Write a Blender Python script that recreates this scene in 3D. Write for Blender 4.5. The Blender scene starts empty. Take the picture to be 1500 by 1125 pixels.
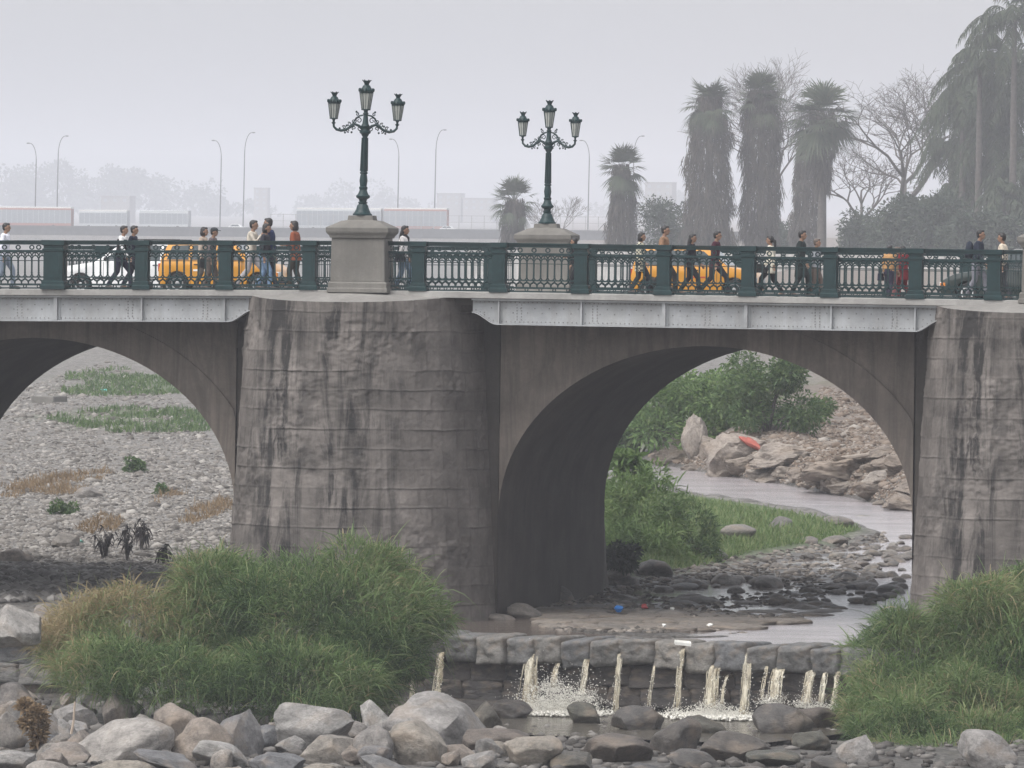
import bpy, bmesh, math, random
import numpy as np
from mathutils import Vector, Matrix, noise
R = math.radians
rng = np.random.default_rng(7)
random.seed(7)
S = bpy.context.scene
COL = S.collection

# ------------------------------------------------------------------ camera
F = 11000.0                                   # focal length in photo pixels (1500 x 1125)
TH, PITCH, ROLL = R(13.4), R(0.7527), R(0.6)
DEPTH = 193.0
_lat = (533 - 750) / F * DEPTH
FW = Vector((-math.sin(TH), math.cos(TH), 0)); RT = Vector((math.cos(TH), math.sin(TH), 0))
CAM = -DEPTH * FW - _lat * RT; CAM.z = 0.2
cam_d = bpy.data.cameras.new('camera'); cam = bpy.data.objects.new('camera', cam_d); COL.objects.link(cam)
M3 = Matrix.Rotation(TH, 3, 'Z') @ Matrix.Rotation(math.pi/2 - PITCH, 3, 'X') @ Matrix.Rotation(ROLL, 3, 'Z')
cam.matrix_world = Matrix.Translation(CAM) @ M3.to_4x4()
cam_d.sensor_width = 36; cam_d.lens = 36 * F / 1500
cam_d.clip_start = 1; cam_d.clip_end = 12000
S.camera = cam

# ------------------------------------------------------------------ light
SUN_EL, SUN_AZ = R(58), R(215)                # azimuth measured clockwise from +Y
w = bpy.data.worlds.new('World'); S.world = w; w.use_nodes = True
nt = w.node_tree; nt.nodes.clear()
sky = nt.nodes.new('ShaderNodeTexSky'); sky.sky_type = 'NISHITA'; sky.sun_disc = False
sky.sun_elevation = SUN_EL; sky.sun_rotation = SUN_AZ
sky.air_density = 1.0; sky.dust_density = 4.0; sky.ozone_density = 1.0
hs = nt.nodes.new('ShaderNodeHueSaturation'); hs.inputs['Saturation'].default_value = 0.19
bg = nt.nodes.new('ShaderNodeBackground'); bg.inputs['Strength'].default_value = 0.14
wo = nt.nodes.new('ShaderNodeOutputWorld')
nt.links.new(sky.outputs[0], hs.inputs['Color']); nt.links.new(hs.outputs[0], bg.inputs['Color']); nt.links.new(bg.outputs[0], wo.inputs[0])
sd = bpy.data.lights.new('sun', 'SUN'); sd.energy = 0.6; sd.angle = R(25); sd.color = (1, 0.96, 0.91)
so = bpy.data.objects.new('sun', sd); COL.objects.link(so)
sdir = Vector((math.sin(SUN_AZ)*math.cos(SUN_EL), math.cos(SUN_AZ)*math.cos(SUN_EL), math.sin(SUN_EL)))
so.rotation_euler = sdir.to_track_quat('Z', 'Y').to_euler()
so.location = (0, 0, 40)
S.view_settings.view_transform = 'Standard'; S.view_settings.look = 'None'
S.view_settings.gamma = 1; S.view_settings.use_curve_mapping = False
S.view_settings.exposure = 0.95
S.render.engine = 'CYCLES'
S.cycles.use_denoising = True
S.cycles.max_bounces = 6; S.cycles.diffuse_bounces = 3; S.cycles.volume_bounces = 1; S.cycles.transparent_max_bounces = 12
S.cycles.use_adaptive_sampling = False

# ------------------------------------------------------------------ pixel -> point helpers
def ray(px, py):
    return M3 @ Vector(((px-750)/F, -(py-562.5)/F, -1))
def at(px, py, Y):
    d = ray(px, py); t = (Y - CAM.y) / d.y; return CAM + d*t
def pz(px, py, z):
    d = ray(px, py); t = (z - CAM.z) / d.z; return CAM + d*t
def far(px, py, depth):
    return CAM + ray(px, py)*depth

# ------------------------------------------------------------------ object helpers
def link(o, parent=None):
    COL.objects.link(o)
    if parent: o.parent = parent
    return o
def tag(o, label=None, cat=None, group=None, kind=None):
    if label: o['label'] = label
    if cat: o['category'] = cat
    if group: o['group'] = group
    if kind: o['kind'] = kind
    return o
def empty(name, loc, rz=0.0, label=None, cat=None, group=None):
    o = bpy.data.objects.new(name, None); link(o); o.location = loc; o.rotation_euler = (0, 0, rz)
    o.empty_display_size = 0.2
    return tag(o, label, cat, group)
def copy_tree(o, parent=None):
    c = o.copy(); COL.objects.link(c); c.parent = parent
    for ch in o.children: copy_tree(ch, c)
    return c
def np_mesh(name, V, faces, mat, parent=None, smooth=False, attrs=None):
    """V (N,3); faces list of (M,k) int arrays"""
    me = bpy.data.meshes.new(name)
    V = np.asarray(V, dtype=np.float32)
    me.vertices.add(len(V)); me.vertices.foreach_set('co', V.ravel())
    loops = np.concatenate([f.ravel() for f in faces]).astype(np.int32)
    tot = np.concatenate([np.full(len(f), f.shape[1], dtype=np.int32) for f in faces])
    st = np.concatenate([[0], np.cumsum(tot)[:-1]]).astype(np.int32)
    me.loops.add(len(loops)); me.loops.foreach_set('vertex_index', loops)
    me.polygons.add(len(tot)); me.polygons.foreach_set('loop_start', st); me.polygons.foreach_set('loop_total', tot)
    if smooth: me.polygons.foreach_set('use_smooth', np.ones(len(tot), dtype=bool))
    me.update(calc_edges=True); me.validate()
    for k, a in (attrs or {}).items():
        at_ = me.attributes.new(k, 'FLOAT', 'POINT'); at_.data.foreach_set('value', np.asarray(a, dtype=np.float32))
    me.materials.append(mat)
    return link(bpy.data.objects.new(name, me), parent)

class MB:
    def __init__(s): s.v = []; s.f = []
    def add(s, vs, fs, M=None):
        b = len(s.v)
        s.v += [tuple(M @ Vector(p)) if M is not None else tuple(p) for p in vs]
        s.f += [tuple(i+b for i in f) for f in fs]
        return s
    def box(s, x0, x1, y0, y1, z0, z1, M=None):
        return s.add([(x0,y0,z0),(x1,y0,z0),(x1,y1,z0),(x0,y1,z0),(x0,y0,z1),(x1,y0,z1),(x1,y1,z1),(x0,y1,z1)],
              [(0,3,2,1),(4,5,6,7),(0,1,5,4),(1,2,6,5),(2,3,7,6),(3,0,4,7)], M)
    def frusta(s, rows, n=4, rot=math.pi/4, c=(0,0), sy=1.0, M=None):
        """rows (z, half-width or radius): square (n=4) or round stack"""
        k = 1/math.cos(math.pi/n) if n == 4 else 1
        vs = []; fs = []
        for z, r in rows:
            for i in range(n):
                a = rot + 2*math.pi*i/n
                vs.append((c[0]+r*k*math.cos(a), c[1]+sy*r*k*math.sin(a), z))
        for j in range(len(rows)-1):
            for i in range(n):
                fs.append((j*n+i, j*n+(i+1)%n, (j+1)*n+(i+1)%n, (j+1)*n+i))
        fs.append(tuple(range(n-1, -1, -1))); fs.append(tuple((len(rows)-1)*n+i for i in range(n)))
        return s.add(vs, fs, M)
    def tube(s, pts, rad, n=6, sy=1.0, M=None, up=None):
        pts = [Vector(p) for p in pts]
        if not hasattr(rad, '__len__'): rad = [rad]*len(pts)
        vs = []; fs = []
        ref = Vector(up) if up else None
        prev = None
        for i, p in enumerate(pts):
            t = (pts[min(i+1, len(pts)-1)] - pts[max(i-1, 0)]).normalized()
            if ref is not None: u = ref - t*ref.dot(t)
            elif prev is not None: u = prev - t*prev.dot(t)
            else:
                u = Vector((0,1,0)) if abs(t.y) < .9 else Vector((1,0,0)); u = u - t*u.dot(t)
            u.normalize(); prev = u; v = t.cross(u)
            for k in range(n):
                a = 2*math.pi*k/n
                vs.append(p + u*(math.cos(a)*rad[i]) + v*(math.sin(a)*rad[i]*sy))
        for j in range(len(pts)-1):
            for i in range(n):
                fs.append((j*n+i, j*n+(i+1)%n, (j+1)*n+(i+1)%n, (j+1)*n+i))
        fs.append(tuple(range(n-1, -1, -1))); fs.append(tuple((len(pts)-1)*n+i for i in range(n)))
        return s.add(vs, fs, M)
    def ell(s, c, r, n=12, m=8, M=None):
        c = Vector(c); vs = [c+Vector((0,0,-r[2]))]
        for j in range(1, m):
            a = -math.pi/2 + math.pi*j/m
            for i in range(n):
                b = 2*math.pi*i/n
                vs.append(c+Vector((r[0]*math.cos(a)*math.cos(b), r[1]*math.cos(a)*math.sin(b), r[2]*math.sin(a))))
        vs.append(c+Vector((0,0,r[2]))); L = len(vs)-1; fs = []
        for i in range(n): fs.append((0, 1+(i+1)%n, 1+i)); fs.append((L, 1+(m-2)*n+i, 1+(m-2)*n+(i+1)%n))
        for j in range(m-2):
            for i in range(n):
                fs.append((1+j*n+i, 1+j*n+(i+1)%n, 1+(j+1)*n+(i+1)%n, 1+(j+1)*n+i))
        return s.add(vs, fs, M)
    def prism(s, poly, a0, a1, axis='y', M=None):
        """poly (u,v) extruded along axis: y -> (u,a,v); x -> (a,u,v); z -> (u,v,a)"""
        mk = {'y': lambda p, a: (p[0], a, p[1]), 'x': lambda p, a: (a, p[0], p[1]), 'z': lambda p, a: (p[0], p[1], a)}[axis]
        n = len(poly)
        return s.add([mk(p, a0) for p in poly]+[mk(p, a1) for p in poly],
              [tuple(range(n)), tuple(range(2*n-1, n-1, -1))]+[(i, i+n, (i+1) % n+n, (i+1) % n) for i in range(n)], M)
    def ring(s, c, r, t, n=12, k=4, axis='y'):
        pts = [(c[0]+r*math.cos(2*math.pi*i/n), c[1], c[2]+r*math.sin(2*math.pi*i/n)) for i in range(n)]
        b = len(s.v); vs = []; fs = []
        for i in range(n):
            a = 2*math.pi*i/n; er = Vector((math.cos(a), 0, math.sin(a)))
            for j in range(k):
                q = 2*math.pi*j/k+math.pi/4
                vs.append(Vector(pts[i])+er*(t*math.cos(q))+Vector((0,1,0))*(t*math.sin(q)))
        for i in range(n):
            for j in range(k):
                fs.append((i*k+j, ((i+1)%n)*k+j, ((i+1)%n)*k+(j+1)%k, i*k+(j+1)%k))
        return s.add(vs, fs)
    def mesh(s, name, mat, smooth=False, bevel=0, angle=40):
        me = bpy.data.meshes.new(name); me.from_pydata(s.v, [], s.f); me.update()
        bm = bmesh.new(); bm.from_mesh(me); bmesh.ops.recalc_face_normals(bm, faces=bm.faces)
        if bevel:
            bmesh.ops.remove_doubles(bm, verts=bm.verts, dist=1e-5)
            es = [e for e in bm.edges if len(e.link_faces) == 2 and e.calc_face_angle(0) > R(30)]
            bmesh.ops.bevel(bm, geom=es, offset=bevel, segments=2, profile=.6, affect='EDGES')
        bm.to_mesh(me); bm.free()
        if smooth:
            me.polygons.foreach_set('use_smooth', [True]*len(me.polygons))
            if angle < 180: me.set_sharp_from_angle(angle=R(angle))
        me.materials.append(mat)
        return me
    def build(s, name, mat, parent=None, smooth=False, bevel=0, angle=40, loc=None):
        o = link(bpy.data.objects.new(name, s.mesh(name, mat, smooth, bevel, angle)), parent)
        if loc is not None: o.location = loc
        return o

# value noise, vectorised
def _h(i, j, seed):
    n = (i*374761393 + j*668265263 + seed*1442695041) & 0xffffffff
    n = ((n ^ (n >> 13))*1274126177) & 0xffffffff
    return ((n ^ (n >> 16)) & 0xffff)/65535.0
def vn(x, y, seed=0):
    x = np.asarray(x, dtype=np.float64); y = np.asarray(y, dtype=np.float64)
    i = np.floor(x).astype(np.int64); j = np.floor(y).astype(np.int64); u = x-i; v = y-j
    u = u*u*(3-2*u); v = v*v*(3-2*v)
    return (_h(i,j,seed)*(1-u)+_h(i+1,j,seed)*u)*(1-v)+(_h(i,j+1,seed)*(1-u)+_h(i+1,j+1,seed)*u)*v
def fbm(x, y, seed=0, o=3):
    r = 0; a = .5
    for k in range(o):
        r = r+a*(vn(x*2**k, y*2**k, seed+k)-.5); a *= .5
    return r
def smst(a, b, x):
    t = np.clip((np.asarray(x)-a)/(b-a), 0, 1); return t*t*(3-2*t)

# ------------------------------------------------------------------ materials
def nodes(name):
    m = bpy.data.materials.new(name); m.use_nodes = True
    t = m.node_tree; return m, t, t.nodes['Principled BSDF'], t.nodes['Material Output']
def N(t, typ, **kw):
    n = t.nodes.new('ShaderNode'+typ)
    for k, v in kw.items():
        if k in n.inputs and not hasattr(n, k): n.inputs[k].default_value = v
        else: setattr(n, k, v)
    return n
def ramp(t, stops, interp='LINEAR'):
    r = t.nodes.new('ShaderNodeValToRGB'); r.color_ramp.interpolation = interp; e = r.color_ramp.elements
    while len(e) < len(stops): e.new(.5)
    for q, (p, c) in zip(e, stops):
        q.position = p; q.color = (*c, 1) if hasattr(c, '__len__') else (c, c, c, 1)
    return r
def mix(t, a, b, fac, mode='MIX'):
    m = t.nodes.new('ShaderNodeMix'); m.data_type = 'RGBA'; m.blend_type = mode
    for sck, v in ((6, a), (7, b), (0, fac)):
        if hasattr(v, 'is_output') or isinstance(v, bpy.types.NodeSocket): t.links.new(v, m.inputs[sck])
        elif hasattr(v, '__len__'): m.inputs[sck].default_value = (*v, 1)
        else: m.inputs[sck].default_value = v
    return m.outputs[2]
def texco(t, kind='Object', scale=(1,1,1), loc=(0,0,0)):
    c = t.nodes.new('ShaderNodeTexCoord'); m = t.nodes.new('ShaderNodeMapping')
    m.inputs['Scale'].default_value = scale; m.inputs['Location'].default_value = loc
    t.links.new(c.outputs[kind], m.inputs[0]); return m.outputs[0]
def noise_tex(t, vec, scale, detail=4, rough=.55, dist=0):
    n = t.nodes.new('ShaderNodeTexNoise'); n.inputs['Scale'].default_value = scale
    n.inputs['Detail'].default_value = detail; n.inputs['Roughness'].default_value = rough; n.inputs['Distortion'].default_value = dist
    t.links.new(vec, n.inputs['Vector']); return n.outputs[0]
def bump(t, h, strength, dist, p):
    b = t.nodes.new('ShaderNodeBump'); b.inputs['Strength'].default_value = strength; b.inputs['Distance'].default_value = dist
    t.links.new(h, b.inputs['Height']); t.links.new(b.outputs[0], p.inputs['Normal']); return b
def simple(name, col, rough=.6, metal=0, var=.15, scale=4, coat=0, spec=.5):
    m, t, p, o = nodes(name)
    v = texco(t); n = noise_tex(t, v, scale)
    d = tuple(max(0, c*(1-var)) for c in col); b = tuple(min(1, c*(1+var)) for c in col)
    r = ramp(t, [(.3, d), (.7, b)]); t.links.new(n, r.inputs[0]); t.links.new(r.outputs[0], p.inputs['Base Color'])
    p.inputs['Roughness'].default_value = rough; p.inputs['Metallic'].default_value = metal
    p.inputs['Coat Weight'].default_value = coat; p.inputs['Specular IOR Level'].default_value = spec
    return m
def leafy(name, cols, rough=.6, trans=.25, attr='tint'):
    m, t, p, o = nodes(name)
    a = t.nodes.new('ShaderNodeAttribute'); a.attribute_name = attr
    r = ramp(t, [(i/(len(cols)-1), c) for i, c in enumerate(cols)]); t.links.new(a.outputs['Fac'], r.inputs[0])
    t.links.new(r.outputs[0], p.inputs['Base Color']); p.inputs['Roughness'].default_value = rough
    p.inputs['Specular IOR Level'].default_value = .25
    tr = t.nodes.new('ShaderNodeBsdfTranslucent'); t.links.new(r.outputs[0], tr.inputs['Color'])
    mx = t.nodes.new('ShaderNodeMixShader'); mx.inputs[0].default_value = trans
    t.links.new(p.outputs[0], mx.inputs[1]); t.links.new(tr.outputs[0], mx.inputs[2]); t.links.new(mx.outputs[0], o.inputs['Surface'])
    return m

def concrete(name, base, dark, streak=.5, stops=None, scale=1.0, grain=.5):
    """weathered cement render; vertical rain streaks; darker stain bands along U when stops given"""
    m, t, p, o = nodes(name)
    v = texco(t)
    n1 = noise_tex(t, v, .9*scale, 6, .6); n2 = noise_tex(t, v, 9*scale, 5, .65)
    lo = tuple(c*(.58 if stops else .78) for c in base); hi = tuple(c*1.18 for c in base)
    r1 = ramp(t, [(.32, lo), (.68, hi)]); t.links.new(n1, r1.inputs[0])
    r2 = ramp(t, [(.3, .78), (.7, 1.12)]); t.links.new(n2, r2.inputs[0])
    c = mix(t, r1.outputs[0], r2.outputs[0], grain, 'MULTIPLY')
    vs = texco(t, scale=(1.7, 1.7, .17)); n3 = noise_tex(t, vs, 1.3, 8, .72, .8)
    r3 = ramp(t, [(.44, 0.0), (.60, 1.0)]); t.links.new(n3, r3.inputs[0])
    fac = r3.outputs[0]
    if stops:
        uv = t.nodes.new('ShaderNodeTexCoord'); sx = t.nodes.new('ShaderNodeSeparateXYZ'); t.links.new(uv.outputs['Object'], sx.inputs[0])
        mr = t.nodes.new('ShaderNodeMapRange'); mr.inputs[1].default_value = -3.5; mr.inputs[2].default_value = 3.5
        t.links.new(sx.outputs[0], mr.inputs[0])
        rs = ramp(t, stops); t.links.new(mr.outputs[0], rs.inputs[0])
        mu = t.nodes.new('ShaderNodeMath'); mu.operation = 'MULTIPLY'; t.links.new(fac, mu.inputs[0]); t.links.new(rs.outputs[0], mu.inputs[1])
        n5 = noise_tex(t, v, 1.6, 5, .6); ra = ramp(t, [(.36, .35), (.56, 1.0)]); t.links.new(n5, ra.inputs[0])
        mu2 = t.nodes.new('ShaderNodeMath'); mu2.operation = 'MULTIPLY'; t.links.new(mu.outputs[0], mu2.inputs[0]); t.links.new(ra.outputs[0], mu2.inputs[1])
        fac = mu2.outputs[0]
    sc = t.nodes.new('ShaderNodeMath'); sc.operation = 'MULTIPLY'; sc.inputs[1].default_value = streak; t.links.new(fac, sc.inputs[0]); sc.use_clamp = True
    c = mix(t, c, dark, sc.outputs[0])
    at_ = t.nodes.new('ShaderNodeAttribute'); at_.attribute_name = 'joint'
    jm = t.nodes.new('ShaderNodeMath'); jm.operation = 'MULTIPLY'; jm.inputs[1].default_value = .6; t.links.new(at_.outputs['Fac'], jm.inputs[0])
    c = mix(t, c, tuple(x*.8 for x in dark), jm.outputs[0])  # relief shade at the mortar joints put into the colour
    if stops:
        ab = t.nodes.new('ShaderNodeAttribute'); ab.attribute_name = 'blk'
        rb = ramp(t, [(0, .72), (.5, 1.0), (1, 1.22)]); t.links.new(ab.outputs['Fac'], rb.inputs[0]); c = mix(t, c, rb.outputs[0], .8, 'MULTIPLY')
    t.links.new(c, p.inputs['Base Color']); p.inputs['Roughness'].default_value = .9; p.inputs['Specular IOR Level'].default_value = .2
    nb = noise_tex(t, v, 14*scale, 6, .7); bump(t, nb, .5, .03, p)
    return m

STREAKS = [(0,0.0),(.12,.15),(.27,1.0),(.34,.9),(.42,.35),(.5,.9),(.56,1.0),(.64,.55),(.72,.5),(.85,.12),(1,0.0)]
M = {}
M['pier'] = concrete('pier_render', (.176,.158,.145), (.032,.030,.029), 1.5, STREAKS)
M['spandrel'] = concrete('spandrel_concrete', (.19,.163,.141), (.07,.063,.058), .5)
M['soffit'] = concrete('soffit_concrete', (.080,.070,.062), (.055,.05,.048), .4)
M['cap'] = concrete('cap_cement', (.25,.24,.225), (.15,.145,.14), .3)
M['pedestal'] = concrete('pedestal_stone', (.185,.176,.160), (.12,.115,.108), .35, grain=.3)
M['floodwall'] = concrete('floodwall_concrete', (.50,.48,.46), (.3,.29,.28), .5)
M['roadwall'] = concrete('road_retaining_wall', (.10,.10,.10), (.06,.06,.06), .4)
M['girder'] = concrete('girder_grey_paint', (.37,.38,.39), (.27,.26,.24), .3, grain=.15)
M['walk'] = concrete('pavement_cement', (.34,.33,.315), (.25,.24,.22), .3)
M['asphalt'] = simple('asphalt', (.06,.06,.06), .9, scale=8)
M['green'] = simple('green_iron_paint', (.005,.025,.027), .5, 0, .25, 6, 0, .35)
M['glass_lamp'] = simple('lamp_glass', (.42,.43,.40), .25, 0, .08, 6)
M['rock'] = None

# ------------------------------------------------------------------ terrain
SL = 0.0155
PK = 1.6
def PY(y): return (y+187)*PK-187                # far planes, metres beyond the near railing
YROAD = PY(900)
BS = (8.2+3.2)/(YROAD-330)
W1, W2 = pz(560, 927, -8.35), pz(1230, 950, -8.35)
WD = Vector((W2.x-W1.x, W2.y-W1.y, 0)).normalized(); WN = Vector((WD.y, -WD.x, 0))     # WN points at the camera
def base_z(y):
    y = np.asarray(y, float)
    return -8.32 + SL*np.clip(y-2, 0, 328) + BS*np.clip(y-330, 0, YROAD-330) + .0115*np.maximum(0, y-YROAD)
def bpt(px, py):                                     # pixel -> point on the sloping bed plane
    d = ray(px, py); t = (-8.32 - SL*2 + SL*CAM.y - CAM.z) / (d.z - SL*d.y)
    p = CAM + d*t
    if p.y < 2: p = pz(px, py, -8.32)
    return (p.x, p.y)
def sdist(x, y, poly):                               # > 0 inside
    x = np.asarray(x, float); y = np.asarray(y, float)
    d2 = np.full(x.shape, 1e18); ins = np.zeros(x.shape, bool); n = len(poly)
    for i in range(n):
        ax, ay = poly[i]; bx, by = poly[(i+1) % n]; ex, ey = bx-ax, by-ay
        t = np.clip(((x-ax)*ex+(y-ay)*ey)/(ex*ex+ey*ey+1e-9), 0, 1)
        d2 = np.minimum(d2, (x-ax-ex*t)**2+(y-ay-ey*t)**2)
        if abs(ey) > 1e-9:
            ins ^= ((ay > y) != (by > y)) & (x < (bx-ax)*(y-ay)/ey+ax)
    d = np.sqrt(d2); return np.where(ins, d, -d)
RIVER = [bpt(*p) for p in [(1000,948),(1120,915),(1190,880),(1250,850),(1285,815),(1300,790),(1288,774),(1200,746),(1100,731),(1010,718),(960,702),(900,690),(800,690),(800,664),(900,664),(960,676),(1000,682),(1050,690),(1150,704),(1250,724),(1340,744),(1420,760),(1500,800),(1500,880),(1400,920),(1240,952)]]
SHALLOW = [bpt(*p) for p in [(660,935),(700,900),(880,855),(1050,840),(1200,800),(1300,785),(1300,850),(1240,950)]]
POOL = [bpt(*p) for p in [(540,936),(640,905),(760,900),(800,918),(960,930),(1240,926),(1300,960),(560,960)]]
LEFTW = [bpt(*p) for p in [(-150,846),(60,842),(160,850),(330,866),(500,880),(500,900),(-150,866)]]
BANK = [bpt(*p) for p in [(940,668),(1060,696),(1150,712),(1250,730),(1340,748),(1520,775),(1600,640),(1250,600),(1100,612),(980,640)]]
ISLE = [bpt(*p) for p in [(820,700),(930,715),(1010,728),(1100,742),(1200,758),(1262,775),(1220,795),(1120,812),(1020,832),(930,850),(860,860),(800,860)]]
def H(x, y, fine=True):
    x = np.asarray(x, float); y = np.asarray(y, float)
    z = base_z(y) + 0*x
    if fine: z = z + .22*fbm(x*.35, y*.25, 3) + .16*fbm(x*1.3, y*.9, 9)
    m = (y < 330)
    def dd(poly, a, b):
        r = np.zeros(x.shape); r[m] = smst(a, b, sdist(x[m], y[m], poly)); return r
    if x.ndim == 0:
        return float(H(np.array([float(x)]), np.array([float(y)]), fine)[0])
    z = z - .11*dd(SHALLOW, -.5, 1.0)
    z = z - .30*dd(POOL, -.4, .5)
    z = z - .10*dd(LEFTW, -.5, .8)
    bk = dd(BANK, -.6, 3.0); z = z + bk*(1.5 + 1.3*fbm(x*.3, y*.12, 21) + .5*fbm(x*1.1, y*.6, 22))
    z = z + .32*dd(ISLE, -.3, 2.0)
    rv = dd(RIVER, -.4, .8); z = z*(1-rv) + rv*(base_z(y)-.38)
    # rising earth bank far right of the river
    lat = (x-CAM.x)*RT.x + (y-CAM.y)*RT.y
    er = smst(14, 30, lat)*smst(120, 200, y)*(1-smst(900, 1300, y)); z = z + er*3.2
    # flat above the road embankment
    z = np.where(y > YROAD+3, np.maximum(z, 12.2), z)
    s = (x-W1.x)*WN.x + (y-W1.y)*WN.y
    lo = -10.2 + .10*fbm(x*.8, y*.8, 31)*2
    k = smst(-1.6, -1.0, s)
    return z*(1-k) + lo*k
def gnd(px, py):
    px = np.atleast_1d(np.asarray(px, float)); py = np.atleast_1d(np.asarray(py, float))
    dv = np.array([ray(a, b)[:] for a, b in zip(px, py)])
    lo = np.full(len(px), 60.0); hi = np.full(len(px), 1500.0)
    ts = np.concatenate([np.arange(140, 300, 1.0), np.arange(300, 900, 6.0)])
    found = np.zeros(len(px), bool); prev = np.full(len(px), 139.0); res_lo = np.full(len(px), 899.0); res_hi = np.full(len(px), 900.0)
    for t in ts:
        P = np.array(CAM)[None]+dv*t
        below = (P[:,2] < H(P[:,0], P[:,1])) & ~found
        res_lo[below] = prev[below]; res_hi[below] = t; found |= below; prev[:] = t
        if found.all(): break
    for _ in range(12):
        mid = (res_lo+res_hi)/2; P = np.array(CAM)[None]+dv*mid[:,None]
        b = P[:,2] < H(P[:,0], P[:,1]); res_hi = np.where(b, mid, res_hi); res_lo = np.where(b, res_lo, mid)
    return np.array(CAM)[None]+dv*res_hi[:,None]

rows = np.concatenate([np.array([-400,-260,-190,-150,-120,-100,-85,-75,-68,-62,-57,-53,-49,-46]), np.arange(-44, 70, .22),
                       70*1.0095**np.arange(0, 333), 1640+np.cumsum(60*1.12**np.arange(0, 22))])
rows = np.sort(rows); rows = rows[rows < 7000]
uc = np.linspace(-1, 1, 400); ue = 1+np.cumsum(.06*1.45**np.arange(0, 17))
us = np.concatenate([-ue[::-1], uc, ue])
dep = np.maximum(40, (rows-CAM.y)/math.cos(TH)); hw = dep*750/F*1.25
xc = CAM.x - (rows-CAM.y)*math.tan(TH)
GX = xc[:,None] + us[None]*hw[:,None]; GY = rows[:,None] + 0*us[None]
# keep the outer columns within the hazy basin
GX = np.clip(GX, -2600, 1600)
GZ = H(GX, GY)
nr, ncl = GX.shape
idx = np.arange(nr*ncl).reshape(nr, ncl)
q = np.stack([idx[:-1,:-1], idx[:-1,1:], idx[1:,1:], idx[1:,:-1]], -1).reshape(-1, 4)
x, y = GX.ravel(), GY.ravel()
near = y < 330
dirt = np.zeros(len(x)); wet = np.zeros(len(x)); veg = np.zeros(len(x))
dirt[near] = np.maximum(smst(-1, 3, sdist(x[near], y[near], BANK))*.9, 0)
lat = (x-CAM.x)*RT.x + (y-CAM.y)*RT.y
dirt = np.maximum(dirt, smst(13, 20, lat)*smst(60, 130, y))
wet[near] = np.maximum.reduce([smst(-1.2, .4, sdist(x[near], y[near], RIVER)), smst(-1, .6, sdist(x[near], y[near], SHALLOW)), .2*smst(-.5, .5, sdist(x[near], y[near], LEFTW))])
wet = np.maximum(wet, smst(-.7, -.3, (x-W1.x)*WN.x+(y-W1.y)*WN.y))
wet = np.maximum(wet, smst(-2, 2, 6-y)*.5)
PATCH = [[bpt(*p) for p in pl] for pl in ([(125,552),(180,547),(250,556),(270,572),(180,578),(120,572)], [(110,612),(180,600),(260,603),(330,612),(300,628),(170,630)], [(1000,560),(880,640),(880,690),(960,660),(1080,640),(1180,612),(1150,540)])]
for k, pl in enumerate(PATCH):
    pm = (y > 60) & (y < 330)
    veg[pm] = np.maximum(veg[pm], smst(-2.5, 4, sdist(x[pm], y[pm], pl)+9*fbm(x[pm]*.25, y[pm]*.08, 40+k)))
veg[near] = np.maximum(veg[near], smst(-.8, .8, sdist(x[near], y[near], ISLE)))
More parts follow.
